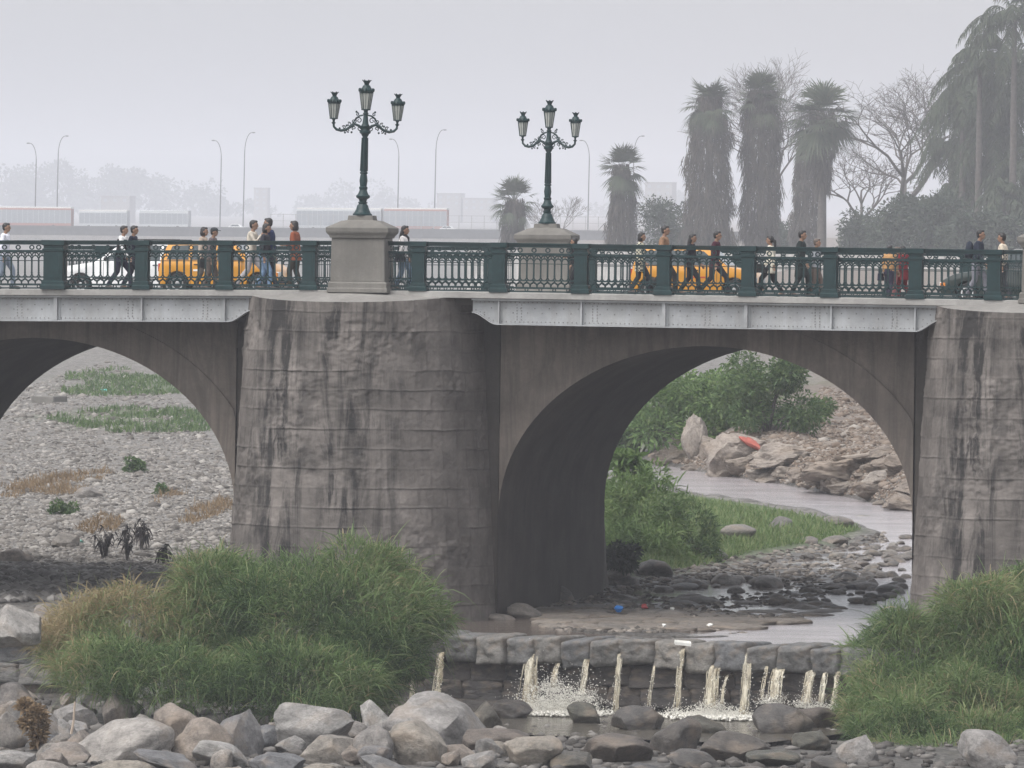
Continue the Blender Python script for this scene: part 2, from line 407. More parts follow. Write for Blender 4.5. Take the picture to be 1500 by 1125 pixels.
def ground_mat():
    m, t, p, o = nodes('river_gravel')
    v = texco(t)
    a = {}
    for k in ('dirt', 'wet', 'veg'):
        a[k] = t.nodes.new('ShaderNodeAttribute'); a[k].attribute_name = k
    def vor(scale):
        n = t.nodes.new('ShaderNodeTexVoronoi'); n.inputs['Scale'].default_value = scale; t.links.new(v, n.inputs['Vector'])
        e = t.nodes.new('ShaderNodeTexVoronoi'); e.feature = 'DISTANCE_TO_EDGE'; e.inputs['Scale'].default_value = scale; t.links.new(v, e.inputs['Vector'])
        sx = t.nodes.new('ShaderNodeSeparateColor'); t.links.new(n.outputs['Color'], sx.inputs[0]); return sx.outputs[0], e.outputs[0]
    c1, e1 = vor(4.5); c2, e2 = vor(11)
    r1 = ramp(t, [(0, (.075,.069,.063)), (.35, (.14,.129,.117)), (.7, (.19,.177,.16)), (1, (.30,.282,.255))]); t.links.new(c1, r1.inputs[0])
    r2 = ramp(t, [(0, (.11,.105,.098)), (.5, (.19,.18,.168)), (1, (.31,.295,.275))]); t.links.new(c2, r2.inputs[0])
    nn = noise_tex(t, v, .6, 4); rn = ramp(t, [(.42, 0), (.58, 1)]); t.links.new(nn, rn.inputs[0])
    c = mix(t, r1.outputs[0], r2.outputs[0], rn.outputs[0])
    re = ramp(t, [(0, .35), (.09, 1)]); t.links.new(e1, re.inputs[0]); c = mix(t, c, re.outputs[0], .8, 'MULTIPLY')
    nd = noise_tex(t, v, 1.4, 6, .65); rd = ramp(t, [(.3, (.10,.077,.06)), (.55, (.165,.132,.106)), (.75, (.25,.22,.19))]); t.links.new(nd, rd.inputs[0])
    dm = t.nodes.new('ShaderNodeMath'); dm.operation = 'MULTIPLY'; dm.inputs[1].default_value = .85; t.links.new(a['dirt'].outputs['Fac'], dm.inputs[0])
    c = mix(t, c, rd.outputs[0], dm.outputs[0])
    ng = noise_tex(t, v, 2.2, 5, .6); rg = ramp(t, [(.3, (.05,.075,.03)), (.6, (.09,.125,.05)), (.8, (.17,.16,.09))]); t.links.new(ng, rg.inputs[0])
    c = mix(t, c, rg.outputs[0], a['veg'].outputs['Fac'])
    wc = mix(t, c, (.16,.14,.125), .75, 'MULTIPLY')
    wm = t.nodes.new('ShaderNodeMath'); wm.operation = 'MULTIPLY'; wm.inputs[1].default_value = .8; t.links.new(a['wet'].outputs['Fac'], wm.inputs[0])
    c = mix(t, c, wc, wm.outputs[0])
    t.links.new(c, p.inputs['Base Color'])
    rr = ramp(t, [(0, .95), (1, .45)]); t.links.new(a['wet'].outputs['Fac'], rr.inputs[0]); t.links.new(rr.outputs[0], p.inputs['Roughness'])
    bump(t, e1, 1.0, .12, p)
    return m
ground = np_mesh('ground', np.stack([x, y, GZ.ravel()], -1), [q], ground_mat(), smooth=True, attrs={'dirt': dirt, 'wet': wet, 'veg': veg})
tag(ground, kind='structure')

# ------------------------------------------------------------------ water
def water_mat(name, col, rough, bs, scale=(1, 2.5, 1), bd=.06):
    m, t, p, o = nodes(name)
    v = texco(t, scale=scale); n = noise_tex(t, v, 1.1, 5, .6, .4); n2 = noise_tex(t, v, .35, 3)
    r = ramp(t, [(.3, tuple(c*.75 for c in col)), (.7, tuple(min(1, c*1.25) for c in col))]); t.links.new(n2, r.inputs[0])
    t.links.new(r.outputs[0], p.inputs['Base Color']); p.inputs['Roughness'].default_value = rough; p.inputs['IOR'].default_value = 1.33
    p.inputs['Specular IOR Level'].default_value = .8
    bump(t, n, bs, bd, p); return m
M['river'] = water_mat('muddy_river_water', (.31,.285,.29), .16, 1.0, (.9,2.2,1), .14)
M['pool'] = water_mat('still_brown_water', (.06,.044,.033), .05, .06)
M['shallow'] = water_mat('shallow_brown_water', (.13,.105,.09), .07, .3)
def sheet(name, poly, zf, mat, step=.5):
    xs = [p[0] for p in poly]; ys = [p[1] for p in poly]
    X = np.arange(min(xs)-1.5, max(xs)+1.5, step); Y = np.arange(min(ys)-1.5, max(ys)+1.5, step)
    gx, gy = np.meshgrid(X, Y); sd_ = sdist(gx.ravel(), gy.ravel(), poly).reshape(gx.shape)
    s = (gx-W1.x)*WN.x+(gy-W1.y)*WN.y
    keep = (sd_ > -1.2) & (s < .02)
    ii = np.arange(gx.size).reshape(gx.shape)
    kq = keep[:-1,:-1] & keep[:-1,1:] & keep[1:,1:] & keep[1:,:-1]
    q = np.stack([ii[:-1,:-1], ii[:-1,1:], ii[1:,1:], ii[1:,:-1]], -1)[kq]
    V = np.stack([gx.ravel(), gy.ravel(), zf(gx, gy).ravel()], -1)
    used = np.unique(q); mp = np.full(len(V), -1); mp[used] = np.arange(len(used))
    o = np_mesh(name, V[used], [mp[q]], mat, smooth=True); return tag(o, kind='structure')
wz = lambda x, y: base_z(y) - .10
sheet('river', RIVER, wz, M['river'])
sheet('shallow_water', SHALLOW, lambda x, y: base_z(y)-.104, M['shallow'])
sheet('weir_pool', POOL, lambda x, y: base_z(y)-.108, M['pool'], .3)
sheet('side_stream', LEFTW, lambda x, y: base_z(y)-.10, M['pool'])
lowp = []
A = W1 - WD*1; B = W2 + WD*2
mbw = MB()
mbw.add([A+Vector((0,0,0))+WN*.1, B+WN*.1, B+WN*9, A+WN*9], [(0,1,2,3)])
lw = mbw.build('water', water_mat('plunge_pool_water', (.10,.09,.075), .12, .6))
for v_ in lw.data.vertices: v_.co.z = -10.1
tag(lw, kind='structure')

# ------------------------------------------------------------------ rocks
def rock_mat(name, cols, rough=.85, wetk=0, bstr=.6):
    m, t, p, o = nodes(name)
    v = texco(t); oi = t.nodes.new('ShaderNodeObjectInfo')
    r = ramp(t, [(i/(len(cols)-1), c) for i, c in enumerate(cols)]); t.links.new(oi.outputs['Random'], r.inputs[0])
    n = noise_tex(t, v, 2.2, 7, .68); rn = ramp(t, [(.30, .5), (.47, .95), (.55, 1.1), (.72, 1.5)]); t.links.new(n, rn.inputs[0])
    c = mix(t, r.outputs[0], rn.outputs[0], 1, 'MULTIPLY')
    n4 = noise_tex(t, v, 11, 8, .75); r4 = ramp(t, [(.32, .55), (.48, .95), (.70, 1.35)]); t.links.new(n4, r4.inputs[0]); c = mix(t, c, r4.outputs[0], .75, 'MULTIPLY')
    vc = t.nodes.new('ShaderNodeTexVoronoi'); vc.feature = 'DISTANCE_TO_EDGE'; vc.inputs['Scale'].default_value = 1.5; t.links.new(v, vc.inputs['Vector']); rc_ = ramp(t, [(0, .45), (.025, 1)]); t.links.new(vc.outputs[0], rc_.inputs[0]); c = mix(t, c, rc_.outputs[0], .35, 'MULTIPLY')
    n2 = noise_tex(t, v, .9, 4, .6); r2 = ramp(t, [(.5, 0), (.68, .55)]); t.links.new(n2, r2.inputs[0])
    c = mix(t, c, (.24,.185,.135), r2.outputs[0])
    t.links.new(c, p.inputs['Base Color']); p.inputs['Roughness'].default_value = rough
    nb = noise_tex(t, v, 5, 10, .75); bump(t, nb, bstr, .16, p); return m
M['rock'] = rock_mat('boulder_stone', [(.19,.177,.166),(.25,.222,.185),(.135,.138,.145),(.235,.20,.17),(.31,.30,.285),(.165,.15,.142)])
M['wetrock'] = rock_mat('wet_boulder_stone', [(.085,.075,.066),(.06,.06,.06),(.11,.09,.075),(.075,.075,.06)], .38)
M['cobble'] = rock_mat('river_cobble_stone', [(.14,.124,.112),(.20,.18,.16),(.10,.094,.088),(.26,.235,.205)], .55)
M['flat'] = rock_mat('apron_stone', [(.17,.145,.125),(.21,.185,.16),(.145,.128,.112)], .6)
M['slabrock'] = rock_mat('broken_concrete', [(.32,.275,.235),(.27,.22,.18),(.35,.31,.275)], .9, 0, 1.0)
M['dress'] = rock_mat('weir_stone', [(.145,.142,.138),(.18,.168,.15),(.125,.127,.13),(.16,.155,.146)], .55)
M['wetdress'] = rock_mat('wet_weir_stone', [(.05,.045,.042),(.065,.056,.05),(.04,.038,.038)], .3)
def ico(sub):
    bm = bmesh.new(); bmesh.ops.create_icosphere(bm, subdivisions=sub, radius=1)
    V = [v.co.copy() for v in bm.verts]; Fc = [[v.index for v in f.verts] for f in bm.faces]; bm.free(); return V, Fc
def rock_mesh(name, seed, mat, sub=4, cuts=13, amp=.09, sup=1.0, lo=.5, hi=.84, fine=.018):
    r = random.Random(seed); V, Fc = ico(sub)
    pl = []
    for k in range(cuts):
        n = Vector((r.gauss(0,1), r.gauss(0,1), r.gauss(0,.8))).normalized(); pl.append((n, r.uniform(lo, hi)))
    o = Vector((r.random()*50, r.random()*50, r.random()*50)); out = []
    for v in V:
        if sup != 1: v = Vector([math.copysign(abs(c)**sup, c) for c in v])
        for n, d in pl:
            k = v.dot(n)
            if k > d: v = v - n*(k-d)*.96
        nn = noise.fractal(v*1.3+o, 1.0, 2.1, 4)
        v = v*(1+amp*nn) + v.normalized()*(.025*noise.noise(v*5+o)+fine*noise.fractal(v*9+o, .8, 2.1, 3))
        out.append(v)
    me = bpy.data.meshes.new(name); me.from_pydata(out, [], Fc); me.polygons.foreach_set('use_smooth', [True]*len(Fc)); me.materials.append(mat)
    me.set_sharp_from_angle(angle=R(44)); return me
ROCKS = [rock_mesh('boulder', 100+k, M['rock']) for k in range(10)]
WROCKS = [rock_mesh('wet_boulder', 200+k, M['wetrock']) for k in range(5)]
COBS = [rock_mesh('river_stone', 300+k, M['cobble'], 3, 5, .10) for k in range(8)]
SLABS = [rock_mesh('broken_slab', 400+k, M['slabrock'], 5, 12, .22, .7, .5, .75, .05) for k in range(4)]
def put(name, me, p, sx, sy, sz, rz=None, label=None, cat=None, group=None, tilt=.25):
    o = bpy.data.objects.new(name, me); link(o); o.location = p; o.scale = (sx, sy, sz)
    o.rotation_euler = (random.uniform(-tilt, tilt), random.uniform(-tilt, tilt), random.uniform(0, 6.28) if rz is None else rz)
    return tag(o, label, cat, group)

def scatter_px(poly, n, seed):
    r = np.random.default_rng(seed); xs = [p[0] for p in poly]; ys = [p[1] for p in poly]; o = []
    while len(o) < n:
        px = r.uniform(min(xs), max(xs), n); py = r.uniform(min(ys), max(ys), n)
        ok = sdist(px, py, poly) > 0; o += list(zip(px[ok], py[ok]))
    o = np.array(o[:n]); return gnd(o[:,0], o[:,1])
# foreground boulders: (centre px, centre py, width px, height px, wet)
BO = [(18,1020,80,58,0),(8,1062,80,84,0),(64,1062,66,60,0),(104,1040,96,66,0),(168,1032,78,80,0),(136,1014,70,44,0),(206,1062,80,56,0),(222,1010,66,42,0),
 (165,1086,170,70,0),(255,1058,92,86,0),(292,1080,100,80,0),(348,1064,96,100,0),(318,1100,120,50,0),(392,1070,70,60,0),(448,1058,150,88,0),(480,1092,110,66,0),
 (545,1046,60,72,0),(508,1100,80,46,0),(540,1086,74,76,0),(606,1084,112,84,0),(632,1056,180,96,0),(655,1098,130,48,0),(100,1100,110,50,0),(20,1104,100,50,0),(240,1110,130,40,0),(400,1112,120,50,0),
 (706,1050,60,76,1),(748,1036,70,50,1),(735,1080,120,54,1),(776,1096,110,64,0),(852,1044,62,48,1),(930,1050,84,54,1),(986,1072,88,74,1),(905,1092,140,58,1),
 (1026,1060,72,46,1),(1072,1092,110,58,1),(1140,1052,92,70,1),(1184,1048,84,50,1),(1186,1080,64,44,1),(1130,1102,100,46,1),(1010,1106,100,44,1),(1256,1092,90,60,0),(1440,1094,110,74,0),
 (840,1108,90,44,1),(700,1110,90,44,0),(1210,1116,100,44,1),(560,1118,110,44,0),(160,1124,130,44,0),(950,1126,120,44,1),(1090,1128,110,40,1),(60,1130,120,50,0),(330,1132,120,44,0),(460,1132,110,44,0),(640,1134,120,44,0),(760,1134,120,44,0),(870,1134,110,44,1)]
uniq = {(632,1056): 'large tan boulder with a split rounded back left of the waterfall', (448,1058): 'wide pale boulder with a dark fractured base below the tall reeds', (930,1050): 'dark mossy wedge shaped boulder under the thin water jet',
        (348,1064): 'upright pale boulder with sloping sides under the reeds', (165,1086): 'long flat pale boulder low on the left of the riprap', (1440,1094): 'grey boulder under the grass in the lower right corner',
        (852,1044): 'dark rounded boulder in the foam of the biggest splash', (1026,1060): 'smooth dark slate boulder between two foaming jets', (1184,1048): 'dark domed boulder splashed by water right of the brown boulder'}
for k, (cx, cy, ww, hh, wet_) in enumerate(BO):
    g = gnd(cx, min(cy+hh*.42, 1160))[0]; dpt = (Vector(g)-CAM).dot(FW); sc = F/dpt
    q_ = ((.8 if wet_ else .9) if cy > 1096 else 1.0)*(1 if wet_ or ww > 135 else .9); rw = ww/sc/2*1.06*q_; rh = hh/sc/2*(1.0 if wet_ else 1.1)*q_
    me = (WROCKS if wet_ else ROCKS)[k % (5 if wet_ else 10)]
    lab = uniq.get((cx, cy)) or ('dark wet boulder in the splash zone below the weir' if wet_ else 'pale grey boulder in the dry riprap below the weir')
    put('boulder', me, (g[0], g[1]+rw*.3, g[2]+rh*.5), rw, rw*random.uniform(.8, 1.05), rh, None, lab, 'boulder',
        None if (cx, cy) in uniq else ('wet boulders below the weir' if wet_ else 'dry boulders below the weir'), .2)
for k, g in enumerate(scatter_px([(-40,1035),(120,1012),(260,1022),(420,1040),(560,1030),(620,1060),(760,1075),(760,1128),(-40,1130)], 70, 16)):
    s = random.uniform(.20, .46)
    put('boulder', ROCKS[k % 10], (g[0], g[1], g[2]+s*.35), s, s*random.uniform(.8, 1.2), s*random.uniform(.6, .95), None, 'small pale boulder filling the gaps of the dry riprap', 'boulder', 'small boulders in the riprap')
# rocks on the weir head at the left edge
for (cx, cy, ww, hh) in [(24,922,110,60),(70,905,60,36),(-30,915,80,50)]:
    g = pz(cx, cy+hh*.4, -8.4); sc = F/((g-CAM).dot(FW))
    put('boulder', ROCKS[int(abs(cx)) % 10], (g.x, g.y, g.z+hh/sc*.35), ww/sc*.58, ww/sc*.5, hh/sc*.6, None, 'grey boulder lying on the weir head beside the dry grass', 'boulder', 'boulders on the weir head')

# flat paving stones and cobbles in the shallows
for k, g in enumerate(scatter_px([(770,890),(900,855),(1080,850),(1230,885),(1230,918),(1010,934),(800,915)], 50, 5)):
    s = random.uniform(.22, .62)
    put('river_stone', COBS[k % 8], (g[0], g[1], float(base_z(g[1]))-.13), s, s*random.uniform(.7, 1.3), random.uniform(.10, .2), None, 'flat worn stone lying in the shallow water above the weir', 'stone', 'flat stones above the weir', .06)
for k, g in enumerate(scatter_px([(900,872),(880,850),(1000,832),(1120,800),(1240,785),(1310,790),(1330,840),(1290,880),(1120,862)], 90, 6)):
    s = random.uniform(.10, .28) * (1.7 if random.random() < .12 else 1)
    put('river_stone', COBS[k % 8], (g[0], g[1], float(base_z(g[1]))-.09+s*.12), s, s*random.uniform(.8, 1.2), s*.55, None, 'rounded dark stone standing out of the river under the right arch', 'stone', 'rounded stones in the river', .2)
for k, g in enumerate(scatter_px([(1130,885),(1210,850),(1300,800),(1335,795),(1335,880),(1250,910)], 70, 26)):
    s = random.uniform(.10, .26)*(1.8 if random.random() < .12 else 1)
    put('river_stone', COBS[k % 8], (g[0], g[1], float(base_z(g[1]))-.09+s*.1), s*1.2, s*random.uniform(.8, 1.2), s*.5, None, 'rounded dark stone standing out of the river under the right arch', 'stone', 'rounded stones in the river', .2)
FLAT = [rock_mesh('paving_stone', 340+k, M['flat'], 4, 4, .06, .6, .75, .92, .02) for k in range(6)]
for k, g in enumerate(scatter_px([(790,898),(1050,888),(1215,892),(1232,912),(1020,926),(820,920)], 74, 27)):
    s = random.uniform(.40, .85)
    put('river_stone', FLAT[k % 6], (g[0], g[1], -8.40), s, s*random.uniform(.7, 1.1), .10, None, 'flat worn slab of the stone apron just above the weir', 'stone', 'flat slabs of the apron above the weir', .03)
for (px, py, ww, hh) in [(765,905,60,26),(735,915,50,20),(680,893,60,22),(810,878,60,30),(850,862,60,26),(900,850,50,30),(960,842,60,28),(1040,815,54,22),(1085,788,60,24),(1225,770,50,18),(1270,768,60,16),(1140,772,44,18)]:
    g = gnd(px, py)[0]; sc = F/((Vector(g)-CAM).dot(FW))
    put('river_stone', COBS[px % 8], (g[0], g[1], g[2]+hh/sc*.2), ww/sc*.55, ww/sc*.5, hh/sc*.6, None, 'brown stone at the edge of the bank under the right arch', 'stone', 'stones along the bank')
# stones on the dry bed: the mass as one object
def stone_mass(name, pts, sizes, label, mat, seed):
    r = np.random.default_rng(seed); V0, F0 = ico(1); V0 = np.array([v[:] for v in V0]); F0 = np.array(F0); n = len(pts)
    jit = 1+r.normal(0, .14, (n, len(V0), 1)); a = r.uniform(0, 6.28, n); fl = r.uniform(.4, .8, n)
    sx = sizes*r.uniform(.8, 1.3, n)
    P = V0[None]*jit; ca, sa = np.cos(a)[:,None], np.sin(a)[:,None]
    X = (P[:,:,0]*ca-P[:,:,1]*sa)*sx[:,None]; Y = (P[:,:,0]*sa+P[:,:,1]*ca)*sizes[:,None]; Z = P[:,:,2]*(sizes*fl)[:,None]
    V = np.stack([X, Y, Z], -1)+pts[:,None,:]
    Fs = (F0[None]+(np.arange(n)*len(V0))[:,None,None]).reshape(-1, 3)
    o = np_mesh(name, V.reshape(-1, 3), [Fs], mat, smooth=True, attrs={'tint': np.repeat(r.random(n), len(V0))})
    return tag(o, label, 'gravel', kind='stuff')
def tintrock(name, cols):
    m = leafy(name, cols, .9, 0.0); return m
M['pebbles'] = tintrock('loose_stones', [(.075,.068,.062),(.13,.119,.107),(.185,.17,.153),(.235,.218,.198),(.34,.32,.295)])
M['dirtstones'] = tintrock('rubble_stones', [(.095,.07,.052),(.16,.122,.094),(.215,.175,.142),(.31,.28,.25)])
pp = scatter_px([(-40,845),(-40,600),(60,560),(165,528),(260,585),(345,690),(345,830)], 20000, 8)
stone_mass('gravel', pp, rng.uniform(.025, .085, len(pp))*(1+(rng.random(len(pp)) < .05)*1.5), 'pale loose stones covering the dry riverbed seen through the left arch', M['pebbles'], 1)
pp = scatter_px([(950,668),(1040,690),(1200,716),(1345,742),(1345,690),(1270,590),(1200,560),(1190,612),(1100,628),(990,640)], 11000, 9)
stone_mass('rubble', pp, rng.uniform(.025, .085, len(pp))*(1+(rng.random(len(pp)) < .04)*1.8), 'brown and pale rubble stones on the far bank beyond the right arch', M['dirtstones'], 2)
pp = scatter_px([(700,905),(760,880),(900,850),(1100,812),(1300,780),(1335,800),(1335,900),(1200,930),(800,925)], 4500, 10)
stone_mass('gravel', pp+np.array([0,0,.0]), rng.uniform(.03, .12, len(pp)), 'small dark wet stones filling the riverbed under the right arch', tintrock('wet_gravel', [(.05,.045,.04),(.10,.09,.08),(.17,.15,.13),(.28,.25,.22)]), 3)
pp = scatter_px([(-60,836),(60,832),(200,838),(345,850),(345,880),(100,880),(-60,885)], 2600, 12)
stone_mass('gravel', pp+np.array([0,0,.05]), rng.uniform(.05, .22, len(pp)), 'dark wet stones along the side stream under the left arch', tintrock('stream_stones', [(.10,.094,.088),(.19,.178,.166),(.28,.265,.25),(.44,.42,.40)]), 5)
pp = scatter_px([(-60,1085),(-60,1015),(300,1035),(560,1030),(760,1020),(1250,1050),(1500,1090),(1500,1130),(-60,1130)], 1100, 11)
stone_mass('rubble', pp+np.array([0,0,.03]), rng.uniform(.06, .2, len(pp)), 'small stones wedged between the boulders below the weir', tintrock('wedged_stones', [(.05,.046,.042),(.09,.083,.077),(.14,.13,.12),(.19,.178,.165)]), 4)
rr_ = random.Random(77)
for k, g in enumerate(scatter_px([(1050,694),(1140,714),(1250,734),(1340,752),(1340,690),(1250,655),(1150,650),(1080,672)], 34, 15)):
    s = rr_.uniform(.25, .75)
    put('broken_concrete', SLABS[k % 4], (g[0], g[1], g[2]+s*.12), s*1.5, s, s*.42, None, 'small tan lump of rubble on the far river bank', 'rubble', 'rubble lumps on the far bank', .25)
# broken concrete on the far bank, each lump its own thing
for k, (cx, cy, ww, hh, lab) in enumerate([(980,668,70,26,'low flat slab of broken concrete at the river edge'),(988,655,36,46,'square block of broken concrete leaning left on the bank'),(1014,652,44,64,'tall tilted slab of broken concrete on the bank'),
        (1070,674,110,54,'biggest brown lump of rubble on the river bank'),(1035,660,50,40,'small pale rubble block between the tilted slab and the big lump'),(1150,668,110,30,'long earthy mound of rubble right of the orange cloth'),(962,652,24,20,'small pale concrete block at the left end of the rubble'),
        (1010,690,60,14,'flat dark rock lying at the water edge below the slabs'),(1230,690,150,30,'sloping earthy rubble mound behind the long log'),(1130,700,80,22,'low brown rock at the foot of the rubble bank')]):
    g = gnd(cx, cy+hh*.45)[0]; sc = F/((Vector(g)-CAM).dot(FW))
    put('broken_concrete', SLABS[k % 4], (g[0], g[1]+1, g[2]+hh/sc*.42), ww/sc*.62, ww/sc*.55, hh/sc*.66, k*.7, lab, 'rubble', None, .12)
for (cx, cy, ww, hh, lab) in [(133,720,46,22,'large pale rounded boulder beside the dry grass on the riverbed'),(94,792,42,22,'rounded brown boulder near the dark stream'),(20,815,50,20,'dark boulder at the left end of the stream'),(60,705,0,0,'')]:
    if not ww: continue
    g = gnd(cx, cy+hh*.4)[0]; sc = F/((Vector(g)-CAM).dot(FW))
    put('boulder', ROCKS[cx % 10], (g[0], g[1], g[2]+hh/sc*.25), ww/sc*.6, ww/sc*.6, hh/sc*.7, None, lab, 'boulder')

# ------------------------------------------------------------------ weir
weir = empty('stone_weir', (W1.x, W1.y, -10.2), math.atan2(WD.y, WD.x), 'low stone weir of rounded cap stones with water running over it', 'weir')
WI = Matrix.Rotation(-math.atan2(WD.y, WD.x), 4, 'Z') @ Matrix.Translation(-Vector((W1.x, W1.y, -10.2)))
def wloc(p): return WI @ Vector(p)                       # local: x along the weir, -y to the camera
def wx(px, py=955):                                       # pixel -> distance along the weir face
    d = ray(px, py); n = WN; t = (W1-CAM).dot(n)/d.dot(n); return wloc(CAM+d*t)
def block(seed, mat, name, sup=.27):
    r = random.Random(seed); bm = bmesh.new(); bmesh.ops.create_cube(bm, size=2); bmesh.ops.subdivide_edges(bm, edges=bm.edges, cuts=15, use_grid_fill=True)
    o = Vector((r.random()*50, r.random()*50, r.random()*50)); ib = r.uniform(.70, .82); sl = [r.uniform(-.12, .12) for _ in range(4)]
    for v in bm.verts:
        p = v.co; q = Vector([max(-ib, min(ib, c)) for c in p]); d = p-q
        if d.length > 1e-6: p = q+d.normalized()*(1-ib)
        p = Vector((p.x+sl[0]*p.z*.6, p.y+sl[1]*p.z+sl[3]*p.x, p.z+sl[2]*p.x))
        v.co = p+p.normalized()*(.10*noise.fractal(p*1.1+o, 1, 2.1, 3)+.035*noise.fractal(p*4+o, .8, 2.1, 3))
    me = bpy.data.meshes.new(name); bm.to_mesh(me); bm.free(); me.polygons.foreach_set('use_smooth', [True]*len(me.polygons)); me.materials.append(mat); return me
CAPS = [block(500+k, M['dress'], 'capstone') for k in range(6)]
WETB = [block(520+k, M['wetdress'], 'wall_block', .3) for k in range(6)]
joints = [-300,-230,-170,-120,-60,2,78,140,205,270,335,400,462,530,572,612,655,698,742,784,826,868,912,958,1003,1049,1098,1142,1191,1230,1290,1350]
for k in range(len(joints)-1):
    a, b = wx(joints[k]), wx(joints[k+1]); c = (a.x+b.x)/2; hwid = (b.x-a.x)/2
    h = .30+random.uniform(-.02, .03)
    o = bpy.data.objects.new('capstone', CAPS[k % 6]); link(o, weir)
    o.location = (c, .58+random.uniform(-.04, .04), 1.86-h+random.uniform(-.03, .03)); o.scale = (hwid*1.03, .72, h*1.08)
    o.rotation_euler = (random.uniform(-.06, .06), random.uniform(-.04, .04), random.uniform(-.04, .04))
k = 0
for row, (z, dy, n, x0) in enumerate([(.98, .62, 22, -15.5), (.50, .60, 20, -15.8)]):
    xx = x0
    while xx < 14:
        L = random.uniform(.9, 1.5)
        o = bpy.data.objects.new('wall_block', (WETB if xx > -1.2 else CAPS)[k % 6]); link(o, weir); k += 1
        o.location = (xx+L/2, dy, z); o.scale = (L/2*1.02, .46, .27); o.rotation_euler = (random.uniform(-.04,.04), random.uniform(-.03,.03), 0)
        xx += L
mb = MB(); mb.box(-16, 15, .36, 1.3, -.3, 1.35); mb.box(-1.5, 4.6, -.18, .36, -.3, .30); mb.box(4.62, 14, -.06, .36, -.3, .16)
mb.build('footing', M['wetdress'], weir, bevel=.05)

# ------------------------------------------------------------------ falling water
def foam_mat():
    m, t, p, o = nodes('white_water')
    v = texco(t, scale=(1, 1, .22)); n = noise_tex(t, v, 9, 5, .7); r = ramp(t, [(.38, 0.05), (.58, .9)])
    t.links.new(n, r.inputs[0]); t.links.new(r.outputs[0], p.inputs['Alpha'])
    n2 = noise_tex(t, v, 3, 4); rc = ramp(t, [(.35, (.40,.34,.235)), (.7, (.72,.68,.56))]); t.links.new(n2, rc.inputs[0]); t.links.new(rc.outputs[0], p.inputs['Base Color'])
    p.inputs['Roughness'].default_value = .3; bump(t, n, .6, .04, p); return m
M['foam'] = foam_mat()
def froth(pts, sizes):
    V0, F0 = ico(1); V0 = np.array([v[:] for v in V0]); F0 = np.array(F0); n = len(pts)
    V = V0[None]*sizes[:,None,None]*(1+rng.normal(0, .2, (n, len(V0), 1)))+pts[:,None,:]
    return V.reshape(-1, 3), (F0[None]+(np.arange(n)*len(V0))[:,None,None]).reshape(-1, 3)
M['drops'] = simple('water_spray', (.66,.64,.58), .3)
jl = {782: 'widest jet of water spreading into spray left of the big splash', 651: 'bright broken jet of water falling beside the tan boulder', 613: 'thin broken jet of water next to the tall reeds', 962: 'hair thin straight jet of water over the mossy boulder',
      1049: 'broad pale jet of water between the white tray and the sandy jet', 1098: 'sandy brown jet of water falling onto the brown boulder', 1191: 'broad yellowish jet of water near the right grass', 1003: 'narrow jet of water falling under the white tray'}
for (px, y0, y1, wd, foam_n) in [(613,930,1030,8,10),(651,957,1024,15,40),(782,960,1062,22,90),(820,972,1006,10,60),(863,966,1018,11,50),(912,958,1042,12,25),(962,975,1032,4,4),(1003,952,1038,11,25),(1049,976,1036,22,50),(1067,990,1030,7,12),(1098,958,1048,15,25),(1126,976,1024,4,5),(1142,980,1024,21,45),(1191,984,1030,20,50),(1212,986,1030,8,20),(1230,985,1032,11,20)]:
    a = wx(px, y0); b = wx(px, y1); wm = wd/62/2; big = px == 782
    mb = MB(); n = 12; trail = []
    def fall(x0, w0, w1, yo, ph_, k):
        pts = []; rad = []
        for i in range(n):
            f = i/(n-1); pts.append((x0+.012*math.sin(ph_+7*f)+random.gauss(0, .006)+(x0-a.x)*f*(.9 if big else .15), -.10-.24*f**.7+yo*f, a.z*(1-f)+b.z*f)); rad.append((w0*(1-f)+w1*f)*random.uniform(.85, 1.15))
        mb.tube(pts, rad, k, .35 if w0 > .03 else .8, up=(1,0,0)); trail.extend(pts[2:])
    fall(a.x, wm*.62, wm*(1.15 if big else .72), 0, random.random()*6, 10)
    for s_ in range(max(2, int(wd/2))): fall(a.x+random.uniform(-1, 1)*wm, random.uniform(.010, .022), random.uniform(.006, .014), random.uniform(-.10, .03), random.random()*6, 5)
    mb.tube([(a.x, .30, a.z+.03), (a.x, .02, a.z+.02), (a.x, -.1, a.z)], [.03, wm*.5, wm*.6], 6, .4, up=(1,0,0))
    o = mb.build('waterfall', M['foam'], None, smooth=True, angle=180)
    o.matrix_world = Matrix.Translation((W1.x, W1.y, -10.2)) @ Matrix.Rotation(math.atan2(WD.y, WD.x), 4, 'Z')
    tag(o, jl.get(px, 'small jet of water pouring over the weir cap stones onto the rocks'), 'waterfall', None if px in jl else 'jets of water over the weir')
    nn = foam_n*12
    P = np.stack([b.x+rng.normal(0, .08+foam_n*.0022, nn), -.40+rng.normal(0, .14, nn), np.abs(rng.normal(0, .05+foam_n*.0014, nn))+b.z-.10], -1)
    tr_ = np.array(trail)[rng.integers(0, len(trail), 30+6*int(wd))]; P = np.concatenate([P, tr_+rng.normal(0, .02, tr_.shape)*np.array([1+wd/12,1,3])]); nn = len(P)
    V, Fq = froth(P, rng.uniform(.004, .013, nn)*(1+(rng.random(nn) < .05)*1.0))
    sp = np_mesh('spray', V, [Fq], M['drops'], o, smooth=True); sp['kind'] = 'stuff'
